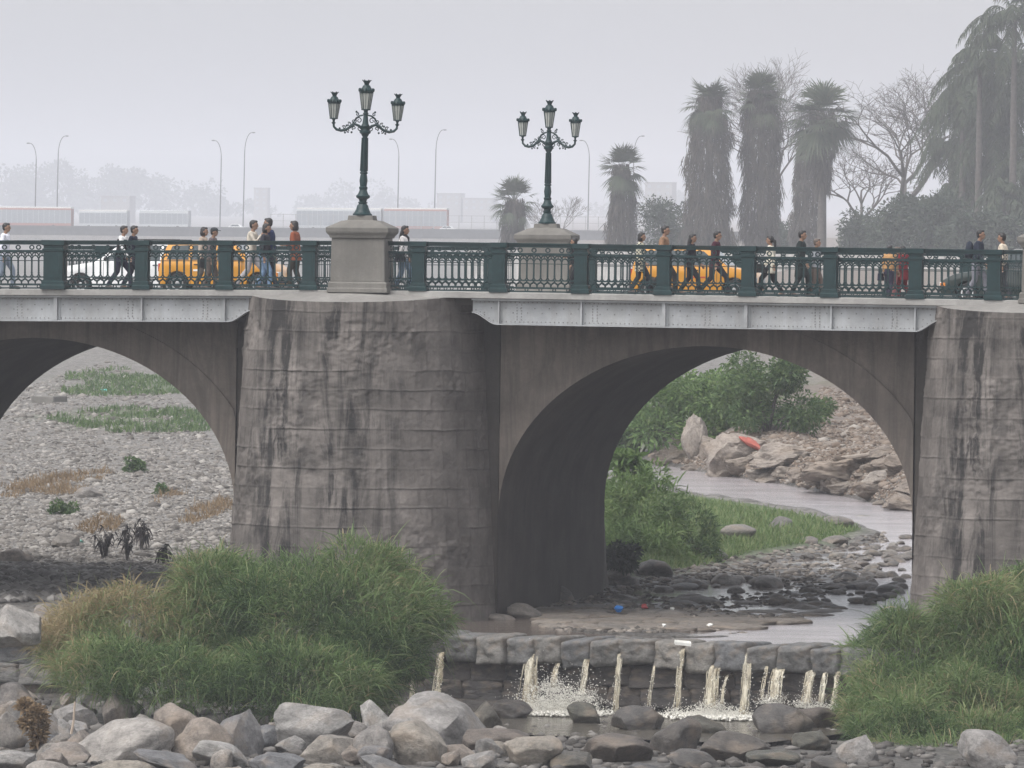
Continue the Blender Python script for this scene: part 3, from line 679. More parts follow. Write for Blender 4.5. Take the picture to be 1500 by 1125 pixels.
# the wide splash and foam lying on the pool
def foam_patch(cx, cy, ww, hh, n, lab):
    g = pz(cx, cy, -10.08); sc = 61.0
    P = np.stack([g.x+rng.normal(0, ww/sc/3.4, n), g.y+rng.normal(0, .4, n), np.full(n, -10.07)+np.abs(rng.normal(0, hh/sc/2.7, n))*rng.random(n)], -1)
    V, Fq = froth(P, rng.uniform(.005, .016, n)*(1+1.6*(P[:,2] < -10.0))); o = np_mesh('foam', V, [Fq], M['drops'], smooth=True)
    tag(o, lab, 'foam', kind='stuff')
foam_patch(818, 1046, 100, 76, 9000, 'white foam thrown up by the widest jet around the dark boulder')
foam_patch(1052, 1052, 110, 26, 5000, 'white foam under the broad pale jet and the sandy jet')
foam_patch(1190, 1048, 110, 30, 5000, 'white foam around the domed boulder near the right grass')
foam_patch(648, 1030, 60, 22, 1000, 'small patch of foam in front of the tan boulder')

# ------------------------------------------------------------------ bridge
zc_l, zc_0, zc_r = at(0, 423.5, 0), at(533, 425.2, 0), at(1470, 440, 0)
sl_l = (zc_0.z-zc_l.z)/(zc_0.x-zc_l.x); sl_r = (zc_r.z-zc_0.z)/(zc_r.x-zc_0.x)
def zd(x): return zc_0.z + (x-zc_0.x)*(sl_l if x < zc_0.x else sl_r)
BASE = Vector((0, 0, -8.9))
bridge = empty('stone_bridge', BASE, 0, 'old cement rendered stone arch bridge with grey steel edge girders over the river', 'bridge')
def bpart(mb, name, mat, **kw):
    o = mb.build(name, mat, bridge, **kw); o.location = -BASE; return o
YS0, YS1, YF = 2.0, 14.4, 19.8             # spandrel faces; far rail line
aL, aR, aT = at(731, 757, YS0), at(1337, 757, YS0), at(1034, 507, YS0)
AW = (aR.x-aL.x)/2; ZS = (aL.z+aR.z)/2; AH = aT.z-ZS; XR = (aL.x+aR.x)/2
XL = at(344, 757, YS0).x - AW
XP = (aL.x + XL + AW)/2; PHW = (aL.x-(XL+AW))/2 - .03     # pier centre, half width at the foot
XP2 = 2*XR-XP; XP0 = 2*XL-XP
ZB = -8.9
def arch_pts(xc, n=48, grow=0.0):
    return [(xc-(AW+grow)*math.cos(math.pi*i/n), ZS+(AH+grow)*math.sin(math.pi*i/n)) for i in range(n+1)]
slab_b = -.34
def spandrel(xc, yf, yb, x0, x1):
    mb = MB(); ap = [(xc-AW, ZB)]+arch_pts(xc)+[(xc+AW, ZB)]
    for yy in (yf, yb):
        mb = MB(); vs = []; fs = []
        for (x, z) in ap: vs += [(x, yy, z), (x, yy, zd(x)+slab_b)]
        for i in range(len(ap)-1): fs.append((2*i, 2*i+2, 2*i+3, 2*i+1))
        bpart(mb.add(vs, fs), 'spandrel_wall', M['spandrel'])
    return mb, ap
for xc in (XL, XR):
    mb, ap = spandrel(xc, YS0, YS1, 0, 0)
    mb = MB(); vs = []; fs = []; rowsy = [YS0-.05]+list(np.linspace(YS0, YS1, 14))
    app = [(xc-AW, ZB)]+[(xc-AW, ZB+(ZS-ZB)*k/6) for k in range(1, 6)]+arch_pts(xc)+[(xc+AW, ZS-(ZS-ZB)*k/6) for k in range(1, 7)]
    for yy in rowsy:
        for (x, z) in app: vs.append((x, yy, z))
    n = len(app)
    for j in range(len(rowsy)-1):
        for i in range(n-1): fs.append((j*n+i, j*n+i+1, (j+1)*n+i+1, (j+1)*n+i))
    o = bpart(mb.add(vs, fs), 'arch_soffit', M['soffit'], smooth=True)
    # slightly proud ring round the opening
    mb = MB(); ins = arch_pts(xc, 48); outs = arch_pts(xc, 48, .78); vs = []; fs = []
    outs = [(max(xc-AW+.0, min(xc+AW-.0, x)), min(z, zd(x)+slab_b-.02)) for x, z in outs]
    for (a, b) in zip(ins, outs): vs += [(a[0], YS0-.05, a[1]), (b[0], YS0-.05, b[1]), (b[0], YS0+.01, b[1])]
    for i in range(48): fs += [(3*i, 3*i+3, 3*i+4, 3*i+1), (3*i+1, 3*i+4, 3*i+5, 3*i+2)]
    bpart(mb.add(vs, fs), 'arch_ring', M['spandrel'])

# piers with rounded noses, raised mortar courses on the cement render
def pier_mesh(xc, seed, yface, sgn, zt_nom):
    nt_, nz = 240, 430
    t_ = np.linspace(0, math.pi, nt_); zt = zt_nom
    hwt = (at(702, 428, YS0).x-at(371, 428, YS0).x)/2
    P = np.zeros((nz, nt_, 3)); J = np.zeros((nz, nt_)); BL = np.zeros((nz, nt_))
    ct, st = np.cos(t_), np.sin(t_); ex = 2/2.35
    for r in range(nz):
        f = r/(nz-1); top = zt - .05 - .25*np.abs(st)**1.4
        z = top*(1-f)+ZB*f
        hw_ = hwt*(1-f)+PHW*f; pr = 3.45*(1-f)+4.1*f
        xx = hw_*np.sign(ct)*np.abs(ct)**ex; yy = -pr*np.abs(st)**ex
        u = t_*3.4
        zz = z + .045*fbm(u*.9, z*0.5, seed, 4)*2 + .04*(u-5)*0
        course = zz/.50; k = np.round(course); dz = (zz-k*.50)
        ridge = np.exp(-(dz/.016)**2)*(.2+1.2*vn(u*.8, k*7.3, seed+5))*smst(.15, .45, vn(u*.5, k*3.1, seed+8))
        # upright joints
        kk = np.floor(course); ub = u/.95+.5*(kk % 2)+.25*_h(kk.astype(np.int64), kk.astype(np.int64)*0, seed)+.06*fbm(u*2, z*2, seed+11); du = (ub-np.round(ub))*.95
        show = (vn(np.round(ub)*3.7, kk*5.1, seed+6) > .22); BL[r] = _h(np.floor(ub+.5).astype(np.int64), kk.astype(np.int64), seed+21)*(1-.55*smst(.3,.7,vn(u*.3,z*.3,seed+30)))+.22*smst(.3,.7,vn(u*.3,z*.3,seed+30))
        ridge = np.maximum(ridge, np.exp(-(du/.022)**2)*.9*show)
        lump = .09*fbm(u*1.3, z*1.6, seed+2, 4)+.07*fbm(u*4, z*4, seed+3, 4)+.03*fbm(u*11, z*9, seed+4, 2)
        patch = smst(.55, .75, vn(u*.6, z*.9, seed+9))*.055*fbm(u*6, z*6, seed+13)*2
        disp = .019*ridge+.55*lump+patch
        fade = np.clip(np.minimum(t_, math.pi-t_)/.06, 0, 1)
        disp = disp*fade
        nx = ct*np.abs(ct)**(1-ex+.2); ny = -st
        P[r,:,0] = xc+xx+nx*disp; P[r,:,1] = yface+sgn*(yy+ny*disp); P[r,:,2] = z-.012*ridge
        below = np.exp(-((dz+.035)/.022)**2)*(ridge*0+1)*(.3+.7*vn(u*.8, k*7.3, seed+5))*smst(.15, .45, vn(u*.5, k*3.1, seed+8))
        J[r] = np.maximum(below*.75, np.exp(-((du+.03)/.016)**2)*.5*show)  # painted shade mask: below each course ridge and beside upright joints
    idx = np.arange(nz*nt_).reshape(nz, nt_)
    q = np.stack([idx[:-1,:-1], idx[:-1,1:], idx[1:,1:], idx[1:,:-1]], -1).reshape(-1, 4)
    if sgn < 0: q = q[:, ::-1]
    return P.reshape(-1, 3), q, J.ravel(), P[0], BL.ravel()
for k, xc in enumerate((XP0, XP, XP2)):
    for (yf, sg) in ((YS0, 1), (YS1, -1)):
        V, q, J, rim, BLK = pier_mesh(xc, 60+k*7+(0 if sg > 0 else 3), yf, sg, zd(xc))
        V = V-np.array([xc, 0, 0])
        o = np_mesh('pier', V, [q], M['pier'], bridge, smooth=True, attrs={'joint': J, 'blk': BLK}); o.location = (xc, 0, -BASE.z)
        mb = MB(); n = len(rim); zt = zd(xc); ys = yf
        inner = [(xc+(p[0]-xc)*.62, ys+(p[1]-ys)*.66, zt-.035-.02*0) for p in rim]
        vs = [tuple(p) for p in rim]+inner; fs = [(i, i+1, n+i+1, n+i) for i in range(n-1)]; fs.append(tuple(n+i for i in range(n)))
        bpart(mb.add(vs, fs), 'pier_cap', M['cap'], smooth=True)
    # pier body between the arches
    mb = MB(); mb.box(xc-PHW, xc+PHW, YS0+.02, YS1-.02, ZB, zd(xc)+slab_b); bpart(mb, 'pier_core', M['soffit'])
# deck: slab, carriageway, pavements
mb = MB(); xsd = [-60, zc_0.x, 60]
def strip(mb, y0, y1, top, bot):
    vs = [];
    for x in xsd: vs += [(x,y0,zd(x)+top),(x,y1,zd(x)+top),(x,y0,zd(x)+bot),(x,y1,zd(x)+bot)]
    fs = []
    for i in range(2):
        a, b = 4*i, 4*i+4
        fs += [(a,b,b+1,a+1),(a+2,a+3,b+3,b+2),(a,a+2,b+2,b),(a+1,b+1,b+3,a+3)]
    fs += [(0,1,3,2),(8,10,11,9)]
    return mb.add(vs, fs)
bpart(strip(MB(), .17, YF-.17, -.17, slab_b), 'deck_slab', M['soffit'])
bpart(strip(MB(), 3.2, YF-3.2, -.12, -.166), 'road', M['asphalt'])
bpart(strip(MB(), -.16, 3.2, 0, -.16), 'pavement', M['walk'], bevel=.015)
bpart(strip(MB(), YF-3.2, YF+.16, 0, -.16), 'pavement', M['walk'], bevel=.015)
# riveted girders
M['rivet'] = simple('rusty_rivet', (.24,.235,.225), .7)
def girder(x0, x1, stiff, riv, ends, yg=0.0, sg=1):
    T, Bt, Be, Lc = -.165, -.80, -.50, .66
    mb = MB(); prof = []
    bot = []
    n = 10
    if ends[0]:
        for i in range(n+1):
            f = i/n; bot.append((x0+Lc*f, Be+(Bt-Be)*(3*f*f-2*f**3)))
    else: bot.append((x0, Bt))
    if ends[1]:
        for i in range(n+1):
            f = i/n; bot.append((x1-Lc*(1-f), Bt+(Be-Bt)*(3*f*f-2*f**3)))
    else: bot.append((x1, Bt))
    brk = [x for x in (zc_0.x,) if x0 < x < x1]
    top = [(x, T) for x in [x1]+brk+[x0]]
    def prism2(poly, y0, y1): mb.prism([(x, zd(x)+z) for x, z in poly], y0, y1)
    ya = yg+sg*.05; yb = yg+sg*.08
    prism2(bot+top, min(ya,yb), max(ya,yb))
    # flanges: top, and bottom following the curve
    prism2([(x0,T-.004),(x1,T-.004),(x1,T-.045),(x0,T-.045)][::-1], min(yg-sg*.10, yg+sg*.3), max(yg-sg*.10, yg+sg*.3))
    for (a, b) in zip(bot[:-1], bot[1:]):
        prism2([(a[0],a[1]-.03),(b[0],b[1]-.03),(b[0],b[1]-.002),(a[0],a[1]-.002)], min(yg-sg*.06, yg+sg*.2), max(yg-sg*.06, yg+sg*.2))
    def zb(x):
        for (a, b) in zip(bot[:-1], bot[1:]):
            if a[0] <= x <= b[0]: return a[1]+(b[1]-a[1])*(x-a[0])/(b[0]-a[0]+1e-9)
        return Bt
    ob = bpart(mb, 'girder', M['girder'])
    for x, wdt in stiff:
        m2 = MB(); m2.prism([(x-wdt, zd(x)+zb(x)+.004),(x+wdt, zd(x)+zb(x)+.004),(x+wdt, zd(x)+T-.05),(x-wdt, zd(x)+T-.05)], min(yg-sg*.06, yg+sg*.049), max(yg-sg*.06, yg+sg*.049))
        if wdt > .03:
            m2.prism([(x-wdt*2.4, zd(x)+zb(x)+.004),(x+wdt*2.4, zd(x)+zb(x)+.004),(x+wdt*2.4, zd(x)+T-.05),(x-wdt*2.4, zd(x)+T-.05)], min(yg+sg*.03, yg+sg*.049), max(yg+sg*.03, yg+sg*.049))
        m2.build('stiffener', M['girder'], ob)
    m3 = MB()
    def rv(x, z, r=.019): m3.frusta([(0, r), (.014, r*.75), (.02, r*.2)], 6, 0, M=Matrix.Translation((x, yg+sg*.05, zd(x)+z)) @ Matrix.Rotation(sg*math.pi/2, 4, 'X'))
    x = x0+.08
    while x < x1-.06:
        rv(x, T-.085); rv(x, zb(x)+.055); x += .115
    x = x0+.3; i = 0
    while x < x1-.2:
        for z in (-.40, -.52): 
            if i % 2 == (z == -.40): rv(x, z)
        x += .19; i += 1
    for xr in riv:
        for dx in (-.06, .06):
            z = Bt+.11
            while z < T-.1: rv(xr+dx, z); z += .075
    m3.build('rivets', M['rivet'], ob, smooth=True)['kind'] = 'stuff'
def gx(px): return at(px, 446, 0).x
for (yg, sg) in ((0.0, 1), (YF, -1)):
    girder(2*XL-gx(371), gx(371), [(gx(82), .045), (gx(-60), .02), (gx(208), .02), (gx(329), .02)], [gx(28), gx(190), gx(300)], (True, True), yg, sg)
    girder(gx(692), gx(1379), [(gx(731), .02), (gx(852), .02), (gx(973), .045), (gx(1093), .045), (gx(1218), .02), (gx(1341), .02)], [gx(760), gx(871), gx(1036), gx(1197), gx(1310)], (True, True), yg, sg)
    for xp in (XP0, XP2): pass
girder(gx(1379)+6.0, gx(1379)+18, [], [], (True, False))

# ------------------------------------------------------------------ railings
RH = 1.27
def panel_mesh(L=1.72):
    mb = MB(); n = 10; c = L/n
    def bar(z0, z1, d): mb.box(0, L, -d, d, z0, z1)
    bar(1.16, RH-.035, .045); mb.box(0, L, -.075, .075, RH-.034, RH)         # hand rail
    bar(.955, 1.02, .03); bar(.735, .755, .012); bar(.30, .335, .02); bar(.10, .15, .03); bar(.015, .05, .03)
    for i in range(int(n/2)+1):
        x = min(max(i*2*c, .03), L-.03)
        if i % 1 == 0: mb.ring((x if 0 < i < n/2 else (c if i == 0 else L-c), 0, 1.09), .052, .021, 10)
        mb.ring(((i+.5)*2*c if (i+.5)*2*c < L else L-c, 0, .078), .038, .017, 8)
    r = .0175
    for i in range(n+1):
        x = min(max(i*c, .012), L-.012)
        mb.box(x-r, x+r, -r, r, .36, .80)
        for z in (.42, .70): mb.box(x-.02, x+.02, -.02, .02, z, z+.025)
    def arc(x0, x1, z0, zr, up=1, rr=.0165, m=7):
        pts = [((x0+x1)/2-(x1-x0)/2*math.cos(math.pi*k/m), 0, z0+up*zr*math.sin(math.pi*k/m)) for k in range(m+1)]
        mb.tube(pts, rr, 4, up=(0,1,0))
    for i in range(n):
        arc(i*c+.005, (i+1)*c-.005, .80, .075)           # slot heads
        arc(i*c+.005, (i+1)*c-.005, .40, .085, -1)       # slot feet
        arc(i*c, (i+1)*c, .865, .09)                     # upper loops
        mb.box(i*c+c/2-.01, i*c+c/2+.01, -.01, .01, .875, .955)
        arc(i*c, (i+1)*c, .30, .075, -1); 
        if i < n-1: arc((i+.5)*c, (i+1.5)*c, .15, .12)
    for i in range(1, n):
        mb.ring((i*c, 0, .845), .034, .015, 8)
    return mb.mesh('railing_panel', M['green'])
PANEL = panel_mesh()
def post_mesh(wd=.33):
    h = wd/2; mb = MB()
    rows_ = [(0, h+.07), (.10, h+.07), (.12, h+.04), (.20, h+.04), (.22, h), (.98, h), (1.0, h+.03), (1.05, h+.03), (1.06, h), (1.13, h), (1.15, h+.05), (RH+.005, h+.05)]
    mb.frusta(rows_, 4, math.pi/4, sy=.8)
    for s in (-1, 1):
        mb.box(-h*.62, h*.62, s*h*.8-.012, s*h*.8+.012, .30, .90)
    return mb.mesh('railing_post', M['green'])
POST = post_mesh(); POSTW = post_mesh(.52)
def railing(posts, ends, Y, label, wide=()):
    xs = sorted(posts); x0 = ends[0]
    root = empty('railing', (x0, Y, zd(x0)), 0, label, 'railing')
    def addp(me, name, xa, xb=None):
        o = bpy.data.objects.new(name, me); link(o, root)
        if xb is None: o.location = (xa-x0, 0, zd(xa)-zd(x0))
        else:
            o.location = (xa-x0, 0, zd(xa)-zd(x0)); o.scale = ((xb-xa)/1.72, 1, 1); o.rotation_euler = (0, -math.atan((zd(xb)-zd(xa))/(xb-xa)), 0)
        return o
    prev = ends[0]
    for x in xs:
        hwid = .26 if x in wide else .165
        addp(POSTW if x in wide else POST, 'post', x)
        if x-hwid-prev > .2: addp(PANEL, 'panel', prev, x-hwid)
        prev = x+hwid
    if ends[1]-prev > .2: addp(PANEL, 'panel', prev, ends[1])
    return root
def rx(px): return at(px, 390, 0).x
PX = at(530, 400, 0).x                                   # pedestal centre
pl = [rx(p) for p in (-165, -42, 81, 209, 331, 454)]
pr = [rx(p) for p in (614, 732, 852, 973, 1097, 1217, 1342, 1457)]
PX2 = 2*XR-XP + (PX-XP)
railing(pl, (rx(-230), PX-.70), 0, 'green cast iron railing on the near side left of the stone pedestal', (pl[2],))
railing(pr, (PX+.70, PX2-.70), 0, 'green cast iron railing on the near side right of the stone pedestal')
off = XP+.1
railing([x for x in pl], (rx(-230), PX-.70), YF, 'green cast iron railing on the far side of the road, left stretch')
railing([x for x in pr], (PX+.70, PX2-.70), YF, 'green cast iron railing on the far side of the road, right stretch')

# ------------------------------------------------------------------ pedestals and lamps
def pedestal(x, Y, label):
    z0 = zd(x)-.06; root = empty('pedestal', (x, Y, z0), 0, label, 'pedestal')
    MB().frusta([(0,.80),(.10,.80),(.12,.775),(.24,.775),(.28,.74)], sy=.62).build('plinth', M['pedestal'], root, bevel=.012)
    MB().frusta([(.28,.72),(1.40,.70)], sy=.62).build('shaft', M['pedestal'], root, bevel=.015)
    MB().frusta([(1.40,.73),(1.43,.74),(1.47,.76),(1.52,.81),(1.56,.83),(1.66,.83),(1.68,.80),(1.84,.48),(1.845,.44),(1.86,.34),(1.98,.32)], sy=.66).build('capital', M['pedestal'], root, bevel=.01)
    return root, z0+1.98
def lantern(parent, x, z, s):
    """tapered hexagonal lantern, foot at z"""
    rt = bpy.data.objects.new('lantern', None); link(rt, parent); rt.location = (x, 0, z)
    zt = .62*s; r0, r1 = .135*s, .225*s
    MB().frusta([(.02*s, r0*.93), (zt, r1*.93)], 6, 0).build('glass', M['glass_lamp'], rt)
    mb = MB()
    mb.frusta([(0, r0*.5), (.015*s, r0*1.15), (.05*s, r0*1.12)], 6, 0)
    mb.frusta([(zt-.05*s, r1*1.03), (zt+.02*s, r1*1.08)], 6, 0)
    for k in range(6):
        a = math.pi*k/3
        for j in range(2):
            aa = a+j*math.pi/6; rr0, rr1 = (r0, r1) if j == 0 else (r0*.9, r1*.9); w_ = .014*s if j == 0 else .008*s
            mb.tube([(rr0*math.cos(aa), rr0*math.sin(aa), .03*s), (rr1*math.cos(aa), rr1*math.sin(aa), zt)], w_, 5)
    for k in range(12):
        a = math.pi*k/6; c, s2 = math.cos(a), math.sin(a)
        mb.ell((r1*1.05*c, r1*1.05*s2, zt+.055*s), (.036*s, .036*s, .065*s), 7, 5)
    mb.build('frame', M['green'], rt, smooth=True, angle=35)
    mb = MB()
    mb.frusta([(zt, r1*1.02), (zt+.03*s, r1*1.02), (zt+.14*s, r1*.66), (zt+.20*s, r1*.52), (zt+.22*s, r1*.34), (zt+.27*s, r1*.36), (zt+.34*s, r1*.56), (zt+.36*s, r1*.58), (zt+.37*s, r1*.1)], 12, 0)
    for k in range(6):
        a = math.pi*k/3; mb.tube([(r1*.4*math.cos(a), r1*.4*math.sin(a), zt+.33*s), (r1*.66*math.cos(a), r1*.66*math.sin(a), zt+.385*s)], .018*s, 5)
    mb.build('roof', M['green'], rt, smooth=True, angle=35)
    return rt
def scroll(mb, cx, cz, r, turns, a0, sgn, rr=.016, m=16):
    mb.tube([(cx+sgn*(r*(1-.8*i/m))*math.cos(a0+turns*2*math.pi*i/m), 0, cz+(r*(1-.8*i/m))*math.sin(a0+turns*2*math.pi*i/m)) for i in range(m+1)], [rr*(1-.4*i/m) for i in range(m+1)], 5)
def lamp(x, Y, z, label, tilt, yaw):
    root = empty('street_lamp', (x, Y, z), 0, label, 'street lamp'); root.rotation_euler = (0, tilt, yaw)
    MB().frusta([(0,.25),(.04,.25),(.06,.22),(.16,.17),(.26,.14),(.30,.10),(.32,.12),(.35,.12)], 16, 0).build('base', M['green'], root, smooth=True, angle=30)
    col = [(.35,.09),(.42,.11),(.46,.17),(.50,.18),(.53,.15),(.58,.12),(.66,.095),(.70,.11),(.73,.11),(.75,.085),(.90,.105),(1.02,.09),(1.06,.075),(1.08,.10),(1.11,.10),(1.13,.078),(2.02,.062),(2.05,.085),(2.09,.10),(2.12,.14),(2.16,.14),(2.18,.10),(2.22,.09),(2.30,.115),(2.36,.08),(2.58,.055),(2.62,.075),(2.66,.05),(2.70,.06)]
    mb = MB().frusta(col, 16, 0)
    for k in range(8):
        a = math.pi*k/4; mb.tube([(.092*math.cos(a), .092*math.sin(a), 1.14), (.074*math.cos(a), .074*math.sin(a), 2.0)], .012, 4)
        mb.ell((.14*math.cos(a), .14*math.sin(a), .49), (.04,.04,.05), 6, 4)
    mb.build('column', M['green'], root, smooth=True, angle=30)
    for sg in (-1, 1):
        mb = MB(); X = .82
        pts = [(sg*px_, 0, pz_) for px_, pz_ in [(.06,2.20),(.16,2.30),(.27,2.34),(.38,2.27),(.50,2.19),(.62,2.165),(.74,2.19),(.81,2.26),(X,2.36)]]
        mb.tube(pts, [.035,.036,.034,.032,.034,.036,.034,.03,.028], 8)
        mb.tube([(sg*a, 0, b) for a, b in [(.06,2.58),(.15,2.56),(.24,2.50),(.30,2.40),(.36,2.30)]], [.02,.026,.024,.02,.016], 6)
        for (cx, cz, r, tr, a0) in [(.17,2.44,.085,1.3,0),(.30,2.42,.065,1.2,2.6),(.14,2.24,.07,1.1,3.4),(.42,2.33,.06,1.2,1.0),(.55,2.25,.05,1.2,.4),(.29,2.24,.055,1.2,-1.2),(.44,2.17,.045,1.1,-2.0),(.22,2.60,.045,1.1,1.5)]:
            scroll(mb, sg*cx, cz, r, tr, a0, sg)
        for (cx, cz) in [(.35,2.13),(.52,2.12),(.24,2.66),(.48,2.30),(.66,2.22),(.12,2.15)]:
            mb.ell((sg*cx, 0, cz), (.028,.025,.03), 6, 5)
        mb.frusta([(2.33,.03),(2.36,.06),(2.38,.03),(2.42,.03),(2.46,.055)], 8, 0, (sg*X, 0))
        mb.build('arm', M['green'], root, smooth=True, angle=40)
        lantern(root, sg*X, 2.45, .70)
    lantern(root, 0, 2.70, .78)
    return root
p1, zt1 = pedestal(PX, 0, 'grey cement pedestal on the near pier, standing clear in front of the railing')
lamp(PX, 0, zt1, 'green three lantern lamp post on the near pedestal', R(1.3), R(10))
p2, zt2 = pedestal(PX+.25, YF, 'grey cement pedestal on the far side, half hidden behind the railing')
lamp(PX+.25, YF, zt2, 'green three lantern lamp post on the far pedestal', R(.7), R(-12))
p3, zt3 = pedestal(PX2, 0, 'grey cement pedestal on the right pier at the picture edge')

# ------------------------------------------------------------------ people
def cloth(name, col, var=.18, scale=14): return simple(name, col, .85, 0, var, scale, 0, .2)
M['skin'] = simple('skin', (.25,.145,.095), .55, 0, .08, 10)
M['hair'] = simple('black_hair', (.012,.010,.010), .5)
M['greyhair'] = simple('grey_brown_hair', (.10,.075,.06), .6)
M['shoe'] = simple('dark_leather', (.02,.018,.017), .5)
M['eye'] = simple('eye_dark', (.01,.008,.008), .2)
CL = {}
def cl(col):
    if col not in CL: CL[col] = cloth('cloth_%d' % len(CL), col)
    return CL[col]
def check_cloth():
    m, t, p, o = nodes('checked_cloth'); v = texco(t, scale=(9, 9, 9)); c = t.nodes.new('ShaderNodeTexChecker'); c.inputs['Scale'].default_value = 2.2
    t.links.new(v, c.inputs[0]); c.inputs[1].default_value = (.55,.52,.40,1); c.inputs[2].default_value = (.05,.05,.05,1)
    t.links.new(c.outputs[0], p.inputs['Base Color']); p.inputs['Roughness'].default_value = .9; return m
CHECK = check_cloth()
def remesh(mb, name, mat, parent, vox, smooth_it=3):
    me = mb.mesh(name, mat); o = bpy.data.objects.new(name, me); COL.objects.link(o)
    md = o.modifiers.new('r', 'REMESH'); md.mode = 'VOXEL'; md.voxel_size = vox; md.use_smooth_shade = True
    if smooth_it: sm = o.modifiers.new('s', 'SMOOTH'); sm.iterations = smooth_it; sm.factor = .5
    dg = bpy.context.evaluated_depsgraph_get(); me2 = bpy.data.meshes.new_from_object(o.evaluated_get(dg))
    o.modifiers.clear(); o.data = me2; me2.name = name
    if not me2.materials: me2.materials.append(mat)
    o.parent = parent; return o
def person(px, top, face, label, topc, botc, Y=1.5, stride=.55, hair='short', hairm='hair', lean=.03, coat=0, long_sleeve=True, skirt=False, bag=None, cap=None, arms=None, ph=0, foot=None, pack=None, headturn=0, scarf=None, vest=None, build=1.0):
    """local axes: +x the way the person faces, +y to the left; metres for a 1.72 m figure"""
    d = at(px, 400, Y); z0 = zd(d.x)+.004
    ht = at(px, top, Y).z - z0
    k = ht/1.735
    root = empty('person', (d.x, Y, z0), 0 if face > 0 else math.pi, label, 'person'); root.scale = (k, k, k); root.rotation_euler.z += headturn
    s = stride*.40
    hip = Vector((0, 0, .90)); chest = Vector((lean*.7, 0, 1.30)); neck = Vector((lean, 0, 1.47)); head = Vector((lean+.03, 0, 1.615))
    legs = []
    for sg, f in ((1, 1 if ph == 0 else -1), (-1, -1 if ph == 0 else 1)):
        if f > 0: kn, an, toe = Vector((s*.72+.05, 0, .50)), Vector((s, 0, .09)), Vector((s+.17, 0, .035))
        else: kn, an, toe = Vector((-s*.28+.05, 0, .49)), Vector((-s, 0, .13 if stride > .3 else .09)), Vector((-s+.16, 0, .035))
        y = sg*.095
        legs.append([Vector((0, y, .88)), kn+Vector((0,y,0)), an+Vector((0,y*.9,0)), toe+Vector((0,y,0)), Vector((an.x-.05, y, .05))])
    am = []
    for i, (sg, f) in enumerate(((1, -1 if ph == 0 else 1), (-1, 1 if ph == 0 else -1))):
        sh = Vector((lean*.9, sg*.185*build, 1.405)); sw = f*s*.55
        mode = (arms or [('swing','swing'),('bent','swing'),('swing','down'),('swing','bent'),('down','swing')][int(px*7) % 5])[i]
        if mode == 'swing': el, wr = sh+Vector((sw*.45-.03, sg*.045, -.285)), sh+Vector((sw*1.1+.05, sg*.03, -.525))
        elif mode == 'bent': el, wr = sh+Vector((-.04, sg*.05, -.28)), sh+Vector((.20, -sg*.02, -.27))
        elif mode == 'up': el, wr = sh+Vector((.14, sg*.04, -.22)), sh+Vector((.27, -sg*.06, -.02))
        elif mode == 'down': el, wr = sh+Vector((-.02, sg*.04, -.29)), sh+Vector((.02, sg*.03, -.55))
        am.append((sg, sh, el, wr))
    # body: one continuous surface
    b = MB()
    b.tube([hip+Vector((0,0,-.06)), hip+Vector((0,0,.05)), Vector((lean*.4,0,1.08)), chest, Vector((lean*.9,0,1.40)), neck+Vector((0,0,-.03))], [.105,.115,.10,.115,.10,.055], 14, 1.45*build, up=(1,0,0))
    b.tube([neck+Vector((-.01,0,-.06)), neck+Vector((.0,0,.02)), head+Vector((-.01,0,-.05))], [.062,.052,.055], 10)
    b.ell(head+Vector((-.005,0,.02)), (.098,.078,.105), 16, 12); b.ell(head+Vector((.025,0,-.055)), (.066,.058,.062), 12, 8)
    b.tube([head+Vector((.082,0,.02)), head+Vector((.108,0,-.022)), head+Vector((.09,0,-.032))], [.012,.018,.014], 6)
    b.ell(head+Vector((.078,0,-.068)), (.016,.024,.010), 8, 5)
    for sg in (1,-1):
        b.ell(head+Vector((-.012, sg*.08, -.01)), (.022,.012,.034), 8, 6)
        b.ell(head+Vector((.083, sg*.03, .035)), (.016,.024,.008), 8, 5)
    for L in legs:
        b.tube(L[:3], [.082,.055,.038], 10); b.ell(L[1], (.054,.054,.054), 8, 6)
        b.tube([L[4], L[2]+Vector((.03,0,-.035)), L[3]], [.036,.04,.028], 8)
    for sg, sh, el, wr in am:
        b.ell(sh, (.058,.058,.06), 10, 7); b.tube([sh, el, wr], [.048,.038,.027], 9); b.ell(el, (.038,.038,.038), 8, 6)
        dr = (wr-el).normalized(); pal = wr+dr*.055; side = Vector((1,0,0)) if abs(dr.x) < .7 else Vector((0,0,1))
        side = (side-dr*side.dot(dr)).normalized(); nrm = dr.cross(side)
        b.tube([wr, wr+dr*.03, pal+dr*.03], [.026,.034,.032], 8, .6, up=side)
        for j in range(4):
            o0 = pal+dr*.025+side*((j-1.5)*.0195); ln = (.066,.078,.073,.056)[j]; cu = nrm*(-sg)*.018
            b.tube([o0, o0+dr*ln*.5+cu*.3, o0+dr*ln*.85+cu*1.3, o0+dr*ln+cu*2.2], [.0095,.009,.0085,.007], 6)
        t0 = wr+dr*.025+side*.03; b.tube([t0, t0+side*.026+dr*.03, t0+side*.03+dr*.062], [.012,.0105,.008], 6)
    remesh(b, 'body', M['skin'], root, .0095, 2)
    # clothes
    tm = MB(); hem = .86-coat
    prof = [(hem, .132 if coat < .1 else .15), (1.0, .125), (1.12,.12), (1.30,.137), (1.40,.118), (1.455,.068)]
    tm.tube([Vector((lean*(z-.8)*1.4 if z > .8 else 0, 0, z)) for z, r in prof], [r for z, r in prof], 16, 1.42*build, up=(1,0,0))
